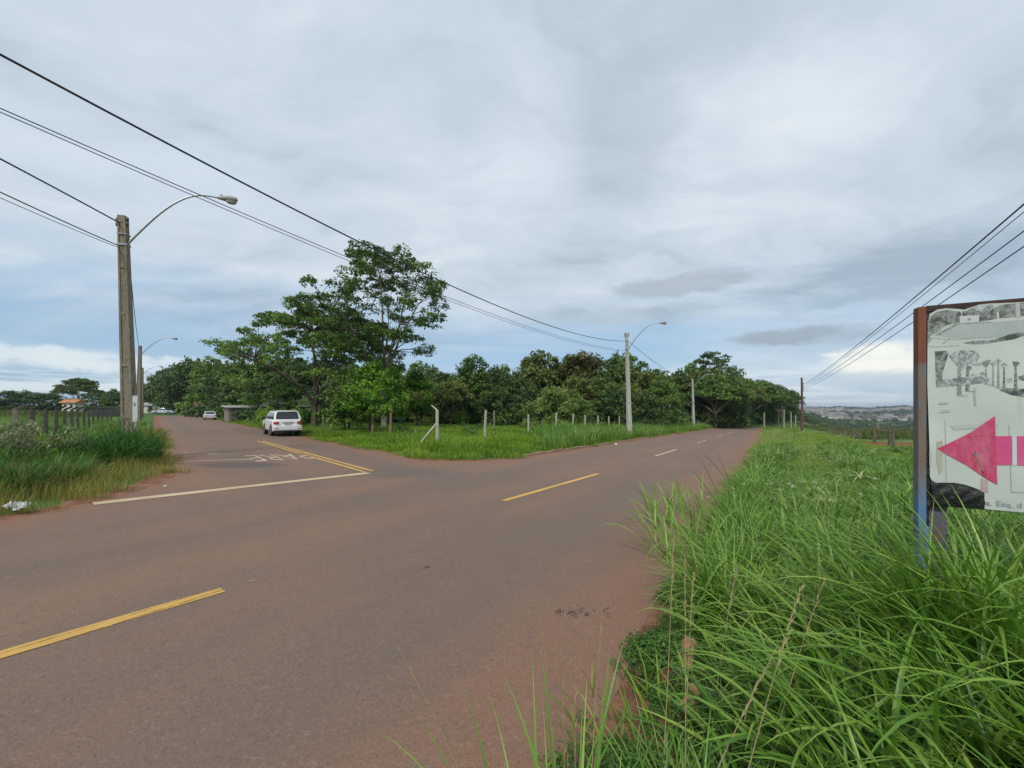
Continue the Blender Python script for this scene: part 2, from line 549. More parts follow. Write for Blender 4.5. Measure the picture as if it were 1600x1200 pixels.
def concrete_mat(name, c1, c2, stain=(.05, .045, .035), amt=.6):
    m, g, out = new_mat(name)
    tc = g.n('ShaderNodeTexCoord').outputs['Object']
    v = g.noise(g.scale(tc, (6, 6, .5)), 1.2, 6, .65)
    n = g.noise(tc, 9.0, 6, .7)
    c = g.mix(g.ss(n, .35, .7), c2, c1)
    c = g.mix(g.m('MULTIPLY', g.ss(v, .50, .72), amt), c, stain)
    c = g.mix(g.m('MULTIPLY', g.ss(g.noise(tc, 26.0, 3, .6), .60, .68), .6), c, tuple(k * .6 for k in stain))
    p = g.n('ShaderNodeBsdfPrincipled', None, Base_Color=c, Roughness=.9)
    b = g.n('ShaderNodeBump', None, Height=n, Strength=.4, Distance=.02)
    g.set(p.inputs['Normal'], b.outputs[0])
    g.nt.links.new(p.outputs[0], out.inputs[0])
    return m

M = {}
M['ground'] = ground_mat()
M['road'] = asphalt_mat('dusty asphalt main', MD, MN, float(np.dot(C0, MN)))
_sd = np.array([-.9, 1.0]) / 1.345; _sn = np.array([1.0, .9]) / 1.345
M['road2'] = asphalt_mat('dusty asphalt side', _sd, _sn, 5.3 / 1.345, 3.0)
M['soil'] = soil_mat()
M['yellow'] = paint_mat('worn yellow road paint', (.58, .35, .085), .34, True)
M['yellow2'] = paint_mat('yellow road paint', (.64, .38, .09), .14)
M['cream'] = paint_mat('cream stop line paint', (.58, .45, .28), .26)
M['cream2'] = paint_mat('faded cream lettering paint', (.53, .41, .29), .56)
M['ghost'] = paint_mat('almost worn off line paint', (.45, .33, .24), .85)
M['conc_old'] = concrete_mat('old weathered concrete', (.27, .235, .17), (.17, .15, .11))
M['conc'] = concrete_mat('pale concrete', (.52, .51, .46), (.38, .37, .33), (.14, .13, .11), .45)
M['post_white'] = concrete_mat('whitish concrete post', (.50, .47, .38), (.36, .33, .26), (.13, .11, .08), .5)
M['post_dark'] = concrete_mat('mossy dark concrete post', (.105, .10, .075), (.055, .055, .045), (.03, .025, .022), .5)
M['kerb'] = concrete_mat('kerb stone', (.42, .28, .19), (.33, .20, .13), (.20, .08, .045), .6)
M['wood'] = simple('grey weathered timber', (.16, .135, .105), .9, var=.3, vscale=8, bump=.5)
M['wood_tan'] = simple('tan round timber', (.28, .19, .11), .9, var=.25, vscale=8, bump=.5)
M['redwood'] = simple('reddish timber pole', (.17, .085, .075), .85, var=.2, vscale=5)
M['bark'] = simple('tree bark', (.115, .088, .062), .95, var=.3, vscale=3, bump=.8, bscale=14)
M['bark_pale'] = simple('pale tree bark', (.26, .23, .18), .9, var=.25, vscale=3, bump=.6, bscale=14)
M['steel'] = simple('galvanised steel', (.30, .32, .33), .45, metal=.6, var=.1)
M['lamp_grey'] = simple('grey cast lamp housing', (.34, .33, .31), .5, var=.1)
M['lens'] = simple('smoked lamp lens', (.45, .43, .40), .15, var=.05)
M['black'] = simple('black rubber cable', (.014, .014, .016), .6, var=.1)
M['porc'] = simple('brown porcelain', (.10, .05, .035), .3, var=.1)
# foliage
M['g_lush'] = leaf_mat('lush guinea grass', [(0.052, 0.125, 0.021), (0.112, 0.243, 0.032), (0.198, 0.347, 0.047), (0.376, 0.472, 0.111)], .32, .38, .06, .8, .5)
M['g_short'] = leaf_mat('meadow grass', [(0.082, 0.164, 0.020), (0.164, 0.284, 0.027), (0.270, 0.397, 0.040), (0.425, 0.454, 0.101)], .36, .55, .06, .3)
M['g_lot'] = leaf_mat('bright lot grass', [(0.066, 0.143, 0.015), (0.139, 0.263, 0.020), (0.243, 0.392, 0.028), (0.389, 0.470, 0.067)], .36, .55, .07, .16)
M['g_yellow'] = leaf_mat('drying verge grass', [(.075, .11, .02), (.17, .20, .035), (.31, .28, .065), (.45, .36, .12)], .3, .6, .08, .5)
M['g_dark'] = leaf_mat('dark clump grass', [(.020, .070, .014), (.042, .130, .024), (.078, .195, .034), (.15, .28, .07)], .3, .45, .04, .5)
M['g_olive'] = leaf_mat('olive pasture grass', [(.055, .075, .022), (.09, .12, .03), (.13, .16, .045), (.19, .19, .08)], .3, .6, .06, .1)
M['straw'] = leaf_mat('straw stalks', [(.22, .17, .09), (.33, .26, .14), (.42, .35, .2)], .25, .6, .03, 1.0)
M['seed'] = leaf_mat('pale seed heads', [(.30, .33, .16), (.42, .44, .24), (.52, .53, .34)], .3, .6, .03, 1.0)
M['l_creep'] = leaf_mat('creeping weed leaves', [(.035, .09, .02), (.07, .16, .03), (.12, .24, .04)], .3, .5, .05, 2)
M['l_bright'] = leaf_mat('bright broad leaves', [(.075, .16, .015), (.16, .31, .02), (.26, .43, .03), (.32, .48, .06)], .36, .5, .05, .6)
M['l_silver'] = leaf_mat('silvery weed leaves', [(.10, .13, .06), (.19, .22, .11), (.30, .31, .19)], .3, .6, .04, 1)
M['t_dark'] = leaf_mat('dark forest leaves', [(0.028, 0.057, 0.019), (0.058, 0.113, 0.030), (0.114, 0.183, 0.046), (0.174, 0.243, 0.070)], .25, .5, .03, .12)
M['t_mid'] = leaf_mat('mid green forest leaves', [(0.044, 0.089, 0.022), (0.093, 0.173, 0.033), (0.163, 0.274, 0.053), (0.272, 0.380, 0.084)], .28, .5, .03, .12)
M['t_olive'] = leaf_mat('olive forest leaves', [(0.055, 0.078, 0.021), (0.108, 0.147, 0.036), (0.187, 0.230, 0.057), (0.275, 0.295, 0.088)], .28, .55, .03, .12)
M['t_bright'] = leaf_mat('yellow green leaves', [(0.039, 0.094, 0.013), (0.098, 0.215, 0.019), (0.182, 0.351, 0.029), (0.273, 0.442, 0.058)], .34, .5, .04, .4)
M['t_lime'] = leaf_mat('pale lime leaves', [(0.057, 0.098, 0.023), (0.127, 0.196, 0.046), (0.218, 0.310, 0.081), (0.310, 0.391, 0.127)], .32, .5, .04, .4)
M['t_rust'] = leaf_mat('rusty tinged leaves', [(0.046, 0.055, 0.016), (0.098, 0.101, 0.029), (0.169, 0.130, 0.042), (0.286, 0.130, 0.052)], .28, .55, .05, .3)

# ------------------------------------------------------------------ ground and terrain
def build_terrain():
    rings = np.concatenate([np.linspace(0.4, 14, 70)[:-1], np.linspace(14, 60, 110)[:-1], np.geomspace(60, 6500, 120)])
    azs = np.linspace(-math.pi, math.pi, 541)[:-1]
    rr, aa = np.meshgrid(rings, azs, indexing='ij')
    x = rr * np.sin(aa); y = rr * np.cos(aa)
    z = gh(x, y)
    z = np.where(rr < 140, z, z)
    v = np.stack([x.ravel(), y.ravel(), z.ravel()], 1)
    nr, na = rr.shape
    i = np.arange(nr - 1)[:, None] * na; j = np.arange(na)[None, :]; jn = (j + 1) % na
    f = np.stack([i + j, i + na + j, i + na + jn, i + jn], -1).reshape(-1, 4)
    c = len(v)
    v = np.vstack([v, [[0, 0, float(gh(0., 0.))]]])
    cap = np.array([[c, j0, (j0 + 1) % na, (j0 + 1) % na] for j0 in range(na)])
    me = np_mesh('ground', v, f, [M['ground']], smooth=True)
    o = mobj('ground', me)
    tag(o, kind='structure')
    # middle fan, under the camera
    mb = MB()
    ring = [tuple(v[k]) for k in range(na)]
    mb.add(ring + [tuple(v[c])], [(na, (k + 1) % na, k) for k in range(na)])
    o2 = mb.build('ground_patch', M['ground']); tag(o2, kind='structure')
build_terrain()

def strip_sheet(name, rowsL, rowsR, mat_, lift, cols=14, edge_tint=None, jag=0.0, seed=1, parent=None):
    rng = np.random.default_rng(seed)
    n = len(rowsL)
    L = np.array(rowsL); Rr = np.array(rowsR)
    d = Rr - L; w = np.hypot(d[:, 0], d[:, 1])[:, None]; d = d / w
    if jag:
        jl = np.convolve(rng.normal(0, 1, n + 8), np.ones(3) / 3, 'same')[:n] * jag
        jr = np.convolve(rng.normal(0, 1, n + 8), np.ones(3) / 3, 'same')[:n] * jag
        L = L - d * jl[:, None]; Rr = Rr + d * jr[:, None]
    t = np.linspace(0, 1, cols + 1)
    x = L[:, 0:1] * (1 - t) + Rr[:, 0:1] * t; y = L[:, 1:2] * (1 - t) + Rr[:, 1:2] * t
    z = gh(x, y, False) + lift + .0003 * np.maximum(np.hypot(x, y) - 60, 0)
    ww = np.hypot(*(Rr - L).T)[:, None]
    tint = np.maximum(-off(x, y), 0.0)
    v = np.stack([x.ravel(), y.ravel(), z.ravel()], 1)
    m = cols + 1
    i = np.arange(n - 1)[:, None] * m; j = np.arange(cols)[None, :]
    f = np.stack([i + j, i + j + 1, i + m + j + 1, i + m + j], -1).reshape(-1, 4)
    return mobj(name, np_mesh(name, v, f, [mat_], tint=tint.ravel(), smooth=True), parent)

# main road
def resample(P, step):
    out = []
    for a, b in zip(P[:-1], P[1:]):
        L = math.hypot(*(b - a)); k = max(1, int(round(L / step)))
        for i in range(k): out.append(a + (b - a) * i / k)
    out.append(P[-1]); return np.array(out)
def offset(P, o):
    d = np.gradient(P, axis=0); d /= np.hypot(d[:, 0], d[:, 1])[:, None]
    return P + np.stack([d[:, 1], -d[:, 0]], 1) * o
_MP = MAIN.copy(); _MP[0] = C0 - MD * 22
MC = resample(_MP, .4)
main_road = strip_sheet('main_road', offset(MC, -HALF), offset(MC, HALF), M['road'], .006, 16, None, .05, 2)
tag(main_road, kind='structure')
_sh = strip_sheet('dirt_shoulder', offset(MC, HALF - .5), offset(MC, HALF + .75), M['soil'], .003, 3, None, .16, 5); tag(_sh, kind='structure')
_sh = strip_sheet('dirt_shoulder', offset(MC, -HALF - .55), offset(MC, -HALF + .5), M['soil'], .003, 3, None, .12, 6); tag(_sh, kind='structure')

# side road: rows parallel to the main road, from its edge outwards
def side_rows(extra, wmax=112, w0=0.0):
    Lr, Rr_ = [], []
    P0 = C0 - MN * HALF
    w = w0
    while w < wmax:
        base = P0 - MN * w
        ps = np.linspace(-60 if w > 40 else -30, 60, 2401)
        sc = (w / math.sin(R(74.6))) * math.cos(R(74.6))
        X = base[0] + MD[0] * ps; Y = base[1] + MD[1] * ps
        # centre of the side road on this row
        s = sside(X, Y); k = int(np.argmin(np.abs(s)))
        a, l, c = verge(X, Y)
        kl = k
        while kl > 0 and l[kl] < -.03 - extra and s[kl] > -40: kl -= 1
        kr = k
        while kr < len(ps) - 1 and c[kr] < -.03 - extra and s[kr] < 40: kr += 1
        if extra:
            kl = k
            while kl > 0 and l[kl] < extra and -s[kl] < 9.5: kl -= 1
            kr = k
            while kr < len(ps) - 1 and c[kr] < extra and s[kr] < 7.5: kr += 1
        Lr.append((X[kl], Y[kl])); Rr_.append((X[kr], Y[kr]))
        w += .15 if w < 6 else .4
    return Lr, Rr_
_l, _r = side_rows(0, 112, -.35)
side_road = strip_sheet('side_road', _l, _r, M['road2'], .0045, 16, None, .06, 3)
tag(side_road, kind='structure')
_l, _r = side_rows(.55, 112, .4)
_sh = strip_sheet('dirt_shoulder', _l, _r, M['soil'], .0025, 16, None, .15, 9); tag(_sh, kind='structure')

def paint(name, pts, mat_, lift=.011, parent=None, n=10):
    """painted quad p0 p1 p2 p3 on the road"""
    p = [np.array(q, float) for q in pts]
    v, f = [], []
    for i in range(n + 1):
        t = i / n
        for a, b in ((p[0], p[1]), (p[3], p[2])):
            q = a * (1 - t) + b * t
            v.append((q[0], q[1], float(gh(q[0], q[1], False)) + lift))
    for i in range(n): f.append((2 * i, 2 * i + 1, 2 * i + 3, 2 * i + 2))
    mb = MB(); mb.add(v, [q[::-1] for q in f])
    return mb.build(name, mat_, parent)

def line(name, a, b, w, mat_, parent, lift=.011, w2=None):
    a = np.array(a, float); b = np.array(b, float)
    d = (b - a) / np.hypot(*(b - a)); nn = np.array([d[1], -d[0]]) * w / 2
    n2 = nn * ((w2 or w) / w)
    return paint(name, (a - nn, b - n2, b + n2, a + nn), mat_, lift, parent)

def cl(Y): return (.645 * Y - 5.22, Y)
line('centre_line_dash', (.77 * .9 - 5.6, .9), (-2.80, 3.84), .145, M['yellow'], main_road)
line('centre_line_fleck', (-2.77, 3.95), (-2.60, 4.10), .10, M['ghost'], main_road, w2=.04)
line('centre_line_dash', (-.17, 8.10), (2.66, 12.25), .135, M['yellow2'], main_road)
line('centre_line_dash', cl(18.4), cl(22.6), .13, M['cream'], main_road)
for y0 in (29.5, 41, 53, 65, 77):
    line('centre_line_dash', cl(y0), cl(y0 + 4.2), .13, M['cream2'], main_road)
# stop line and double yellow line
line('stop_line', (-7.55, 7.15), (-4.15, 11.45), .30, M['cream'], side_road, .0115)
for o_ in (-.13, .13):
    a = np.array([-4.25, 11.75]) + _sn * o_; b = np.array([-14.35, 22.6]) + _sn * o_
    line('double_line_stripe', a, b, .12, M['yellow2'], side_road)
line('faded_cross_line', (-13.6, 15.9), (-10.2, 15.35), .20, M['ghost'], side_road)
line('faded_cross_line', (-10.9, 13.2), (-9.2, 14.1), .16, M['cream2'], side_road)

def text_mesh(body, size):
    c = bpy.data.curves.new('txt', 'FONT'); c.body = body; c.size = size
    c.align_x = 'CENTER'; c.align_y = 'CENTER'; c.resolution_u = 3
    o = bpy.data.objects.new('txt', c); COL.objects.link(o)
    bpy.context.view_layer.update()
    dg = bpy.context.evaluated_depsgraph_get()
    me = bpy.data.meshes.new_from_object(o.evaluated_get(dg))
    bpy.data.objects.remove(o); bpy.data.curves.remove(c)
    return me
# PARE, read by a driver coming down the side road
me = text_mesh("PARE", 1.0)
xs = [v.co.x for v in me.vertices]; ys = [v.co.y for v in me.vertices]
cx, cy, wx, wy = (min(xs) + max(xs)) / 2, (min(ys) + max(ys)) / 2, max(xs) - min(xs), max(ys) - min(ys)
cen = np.array([-8.75, 15.0]); rdir = -_sn; udir = _sd
for v in me.vertices:
    a = (v.co.x - cx) / wx * 1.95; b = (v.co.y - cy) / wy * 2.3
    q = cen + rdir * a - _sd * b
    v.co = (q[0], q[1], float(gh(q[0], q[1], False)) + .011)
me.materials.append(M['cream2'])
mobj('stop_lettering', me, side_road)

# kerbs: stones lying along the road edges
def kerb(name, P, offs, s0, s1, near, stone_w=.12, gap=.012, seed=1, hgt=.10):
    rng = random.Random(seed)
    d = np.gradient(P, axis=0); L = np.concatenate([[0], np.cumsum(np.hypot(*np.diff(P, axis=0).T))])
    def pos(s):
        return np.array([np.interp(s, L, P[:, 0]), np.interp(s, L, P[:, 1])])
    root = None
    far = MB(); singles = []
    s = s0
    while s < s1:
        ln = .95 + rng.random() * .1
        a, b = pos(s), pos(s + ln - gap)
        dd = (b - a); rz = math.atan2(dd[1], dd[0]); c = (a + b) / 2
        nn = np.array([dd[1], -dd[0]]) / np.hypot(*dd)
        c = c + nn * (offs + rng.uniform(-.015, .015))
        z = float(gh(c[0], c[1], False))
        if rng.random() > .04:
            hh = hgt + rng.uniform(-.02, .015)
            if np.hypot(*c) < near: singles.append((c, z, rz, ln - gap, hh))
            else: far.box((c[0], c[1], z + hh / 2 - .03), (ln - gap, stone_w, hh + .06), rz)
        s += ln
    root = far.build(name, M['kerb']) if far.v else empty(name, (0, 0, 0))
    tag(root, kind='structure')
    mb = MB(); mb.box((0, 0, 0), (1, stone_w, 1)); me_ = mb.mesh('kerb_stone', M['kerb'])
    for c, z, rz, ln, hh in singles:
        o = mobj('kerb_stone', me_, root)
        o.location = (c[0], c[1], z + hh / 2 - .03); o.rotation_euler = (rng.uniform(-.03, .03), rng.uniform(-.015, .015), rz + rng.uniform(-.012, .012))
        o.scale = (ln, 1, hh + .06)
        bevel(o, .012)
    return root
def near_s(P, x, y):
    L = np.concatenate([[0], np.cumsum(np.hypot(*np.diff(P, axis=0).T))])
    return L[int(np.argmin(np.hypot(P[:, 0] - x, P[:, 1] - y)))]
kerb('roadside_kerb', MC, -HALF - .06, near_s(MC, 3.0, 15.5), near_s(MC, 50, 88), 36, seed=4)

# ------------------------------------------------------------------ trees
def tree_meshes(key, seed, Ht, th, Rx, shape, npuff, puffr, nleaf, leaf, mleaf, mbark, tr=.22, flat=.55, Ry=None, sparse=1.0, asp=1.7, lean=(0, 0), low=.0):
    rng = np.random.default_rng(seed)
    Ry = Ry or Rx
    P = []
    tries = 0
    while len(P) < npuff and tries < 6000:
        tries += 1
        a = rng.uniform(0, 2 * math.pi); q = math.sqrt(rng.uniform(.0, 1))
        if shape == 'dome':
            u = rng.uniform(low, 1)
            k = math.sqrt(max(0, 1 - max(u, 0) ** 2.0))
            shell = rng.uniform(.55, 1.0)
            if rng.random() < .22: shell = rng.uniform(.15, .6)
            p = np.array([Rx * k * shell * math.cos(a), Ry * k * shell * math.sin(a), th + (Ht - th - puffr * flat) * (u * (.75 + .25 * shell) if u > 0 else u * .4)])
        elif shape == 'flat':
            zt = Ht - puffr * flat - (q ** 2.2) * (Ht - th) * .55
            p = np.array([Rx * q * math.cos(a), Ry * q * math.sin(a), zt - abs(rng.normal(0, .16)) * (Ht - th)])
        else:   # tall airy
            u = rng.uniform(0, 1)
            k = (.35 + .75 * math.sin(math.pi * min(u * .75 + .22, 1)))
            p = np.array([Rx * k * q * math.cos(a), Ry * k * q * math.sin(a), th + (Ht - th - puffr * .5) * u])
        p += rng.normal(0, .15, 3) * puffr
        if P and min(np.linalg.norm((p - o) * (1, 1, 1.6)) for o in P) < puffr * .62 * sparse: continue
        P.append(p)
    P = np.array(P)
    P[:, 0] += lean[0] * P[:, 2]; P[:, 1] += lean[1] * P[:, 2]
    # trunk and limbs
    mb = MB()
    wig = lambda s: np.array([rng.normal(0, s), rng.normal(0, s), 0])
    fork = max(th * .62, .8)
    tp = [np.array([0, 0, -.3]), np.array([0, 0, .15]) , wig(.04) + (lean[0] * fork * .5, lean[1] * fork * .5, fork * .5), wig(.06) + (lean[0] * fork, lean[1] * fork, fork)]
    mb.tube(tp, [tr * 1.7, tr * 1.25, tr, tr * .85], 9)
    K = 5 if npuff > 20 else 3
    ang = np.arctan2(P[:, 1] - lean[1] * P[:, 2], P[:, 0] - lean[0] * P[:, 2])
    a0 = rng.uniform(0, 6.28)
    limbs = []
    for k in range(K + 1):
        if k < K:
            t = (a0 + 2 * math.pi * k / K)
            dd = np.cos(ang - t) * np.hypot(P[:, 0], P[:, 1]) + P[:, 2] * .35
        else:
            dd = P[:, 2] * 1.0 - np.hypot(P[:, 0], P[:, 1]) * .3
        e = P[int(np.argmax(dd))]
        s = tp[-1] * 1.0
        c1 = s + (e - s) * np.array([.18, .18, .45]) + rng.normal(0, .12, 3)
        c2 = s + (e - s) * np.array([.6, .6, .78]) + rng.normal(0, .12, 3)
        ts = np.linspace(0, 1, 9)[:, None]
        cur = (1 - ts) ** 3 * s + 3 * (1 - ts) ** 2 * ts * c1 + 3 * (1 - ts) * ts ** 2 * c2 + ts ** 3 * e
        cur += rng.normal(0, .07 + .006 * Ht, cur.shape) * np.sin(ts * math.pi)
        mb.tube(cur, list(np.linspace(tr * .62, tr * .10, 9)), 6)
        limbs.append(cur)
    LP = np.vstack([l[1:8] for l in limbs]); LR = np.concatenate([np.linspace(tr * .62, tr * .10, 9)[1:8] for _ in limbs])
    for e in P:
        dz = e[2] - LP[:, 2]
        sc = np.linalg.norm(LP - e, axis=1) + np.where(dz < .1, 1.5, 0) + np.where(np.linalg.norm(LP - e, axis=1) < .35, 3, 0)
        i = int(np.argmin(sc)); s = LP[i]
        c = s + (e - s) * np.array([.45, .45, .7]) + rng.normal(0, .15, 3)
        ts = np.linspace(0, 1, 5)[:, None]
        cur = (1 - ts) ** 2 * s + 2 * (1 - ts) * ts * c + ts ** 2 * e
        r0 = min(LR[i] * .6, tr * .3)
        mb.tube(cur, list(np.linspace(r0, max(.012, tr * .04), 5)), 4, cap=False)
    trunk = mb.mesh(key + ' trunk', mbark, True)
    # leaves
    n = len(P) * nleaf
    pc = np.repeat(P, nleaf, 0)
    pr = np.repeat(puffr * rng.uniform(.6, 1.3, (len(P), 3)) ** (1, 1, .5), nleaf, 0)
    u = rng.normal(0, 1, (n, 3)); u /= np.linalg.norm(u, axis=1)[:, None]
    u[:, 2] = np.where(u[:, 2] < -.55, -u[:, 2] * rng.uniform(0, 1, n), u[:, 2])
    rad = rng.uniform(.15, 1, n)[:, None] ** .45
    # sub-clumps so that the puffs break up into sprays
    sc = rng.normal(0, 1, (len(P), 9, 3)); sc /= np.linalg.norm(sc, axis=2)[:, :, None]; sc[:, :, 2] = np.abs(sc[:, :, 2]) * 1.0 - .3
    ci = np.repeat(np.arange(len(P)), nleaf); cj = rng.integers(0, 9, n)
    sub = sc[ci, cj] * rng.uniform(.55, 1.15, (len(P), 9))[ci, cj][:, None]
    usesub = rng.random(n)[:, None] < .7
    q = np.where(usesub, sub + u * .36 * rad, u * rad)
    c = pc + q * pr * np.array([1, 1, flat])
    nrm = u * .7 + rng.normal(0, .55, (n, 3)) + np.array([0, 0, .65]); nrm /= np.linalg.norm(nrm, axis=1)[:, None]
    t1 = np.cross(nrm, rng.normal(0, 1, (n, 3))); t1 /= np.linalg.norm(t1, axis=1)[:, None]
    t1[:, 2] -= .25; t1 /= np.linalg.norm(t1, axis=1)[:, None]
    t2 = np.cross(nrm, t1); t2 /= np.linalg.norm(t2, axis=1)[:, None]
    s = leaf * rng.uniform(.6, 1.3, n)[:, None]
    droop = np.array([0, 0, -.18])
    v = np.stack([c - t1 * s * asp / 2, c + t2 * s / 2 + droop * 0, c + t1 * s * asp / 2 + droop * s, c - t2 * s / 2], 1).reshape(-1, 3)
    f = np.arange(n * 4).reshape(-1, 4)
    tint = np.clip(.42 + np.repeat(rng.normal(0, .12, len(P)), nleaf) + (cj % 3 - 1) * .06 + rng.normal(0, .14, n), 0, 1)
    crown = np_mesh(key + ' crown', v, f, [mleaf], tint=np.repeat(tint, 4))
    return trunk, crown

PROTO = {}
def proto(key, *a, **k):
    PROTO[key] = tree_meshes(key, *a, **k)
proto('round_a', 11, 10.5, 1.6, 4.6, 'dome', 70, 1.45, 190, .25, M['t_dark'], M['bark'], low=-.3, flat=.8)
proto('round_b', 12, 11.0, 1.4, 4.2, 'dome', 70, 1.4, 190, .24, M['t_mid'], M['bark'], low=-.3, flat=.8)
proto('round_c', 13, 9.0, 1.2, 4.6, 'dome', 66, 1.35, 190, .24, M['t_dark'], M['bark'], low=-.35, flat=.8)
proto('round_d', 14, 10.0, 1.3, 4.0, 'dome', 62, 1.35, 190, .24, M['t_olive'], M['bark'], low=-.35, flat=.8)
proto('flat_a', 21, 9.0, 3.6, 6.0, 'flat', 84, 1.3, 170, .22, M['t_mid'], M['bark_pale'], flat=.6)
proto('flat_b', 22, 9.5, 4.0, 5.5, 'flat', 76, 1.25, 170, .22, M['t_olive'], M['bark'], flat=.6)
proto('rust', 31, 11.0, 2.2, 4.4, 'dome', 66, 1.3, 170, .24, M['t_rust'], M['bark_pale'], flat=.8)
proto('lime', 32, 5.4, .6, 2.9, 'dome', 46, .95, 190, .16, M['t_lime'], M['bark'], low=-.3, flat=.85)
proto('sparse', 41, 13.5, 8.0, 4.6, 'flat', 34, .95, 110, .22, M['t_dark'], M['bark_pale'], flat=.6, tr=.17, sparse=1.3)
proto('big_spread', 51, 12.9, 3.6, 8.0, 'flat', 140, 1.12, 280, .125, M['t_mid'], M['bark'], tr=.30, flat=.55, Ry=6.5, asp=2.0, sparse=1.15)
proto('big_tall', 52, 16.4, 6.6, 6.1, 'tall', 104, 1.02, 280, .12, M['t_mid'], M['bark_pale'], tr=.22, flat=.66, sparse=1.2, asp=2.0)
proto('young', 53, 5.9, 2.4, 1.75, 'dome', 42, .66, 200, .12, M['t_bright'], M['bark'], tr=.10, flat=.95, low=-.45)
proto('young_dark', 54, 4.6, 1.4, 1.6, 'dome', 30, .7, 190, .13, M['t_mid'], M['bark'], tr=.08, flat=.95, low=-.4)

def tree(name, key, px, Y, label, s=1.0, sz=None, rz=None, group=None, cat='tree', x=None):
    X = x if x is not None else ux(px) * Y
    t = empty(name, (X, Y, H1(X, Y) - .05), rnd.uniform(0, 6.28) if rz is None else rz)
    t.scale = (s, s, sz or s)
    tag(t, label, cat, group)
    tk, cr = PROTO[key]
    mobj('trunk', tk, t); mobj('crown', cr, t)
    return t

def top_scale(key, Y, ytop, px):
    """vertical scale that brings the tree's top to image row ytop at distance Y"""
    X = ux(px) * Y
    base = H1(X, Y)
    h = EYE + (635 - ytop) / 620 * Y - base
    zs = {'round_a': 10.5, 'round_b': 11.0, 'round_c': 9.0, 'round_d': 10.0, 'flat_a': 9.0, 'flat_b': 9.5, 'rust': 11.0, 'lime': 5.4,
          'sparse': 13.5, 'big_spread': 12.9, 'big_tall': 16.4, 'young': 5.9, 'young_dark': 4.6, 'palmy': 5.0}
    return h / zs[key]

def T(name, key, px, Y, ytop, label, wide=1.0, **k):
    s = top_scale(key, Y, ytop, px)
    return tree(name, key, px, Y, label, s * wide, s, **k)

# the three trees that stand out by the parked car
T('spreading_tree', 'big_spread', 492, 37, 462, 'large wide spreading tree with dark trunk right behind the white SUV', .98, rz=.6)
T('tall_airy_tree', 'big_tall', 600, 36, 384, 'tallest tree, open branching crown with bare pale limbs against the sky', 1.0, rz=2.1)
T('young_tree', 'young', 578, 27.5, 556, 'bright yellow green young tree behind the wooden posts near the side road', .95)
T('young_tree', 'young', 612, 26, 566, 'bright green young tree nearest the bent concrete corner post', .85)
T('young_tree', 'young_dark', 545, 30, 590, 'small darker young tree squeezed under the wide spreading tree', 1.2)
T('young_tree', 'young', 652, 40, 574, 'yellow green tree with hanging crown between young trees and the wood', 1.1)
T('pale_bush_tree', 'lime', 862, 43, 598, 'pale lime round bush tree standing alone before the dark wood', 1.0)
T('small_tree', 'young_dark', 893, 45, 612, 'low dark green bush tree touching the pale lime bush tree', 1.5)
T('roadside_fork_tree', 'flat_a', 1036, 54, 590, 'feathery light green tree with forked pale trunk by the main road fence', .55)
T('sparse_tree', 'sparse', 1112, 98, 545, 'thin flat-topped tree rising sparse above the roadside wood', .75)

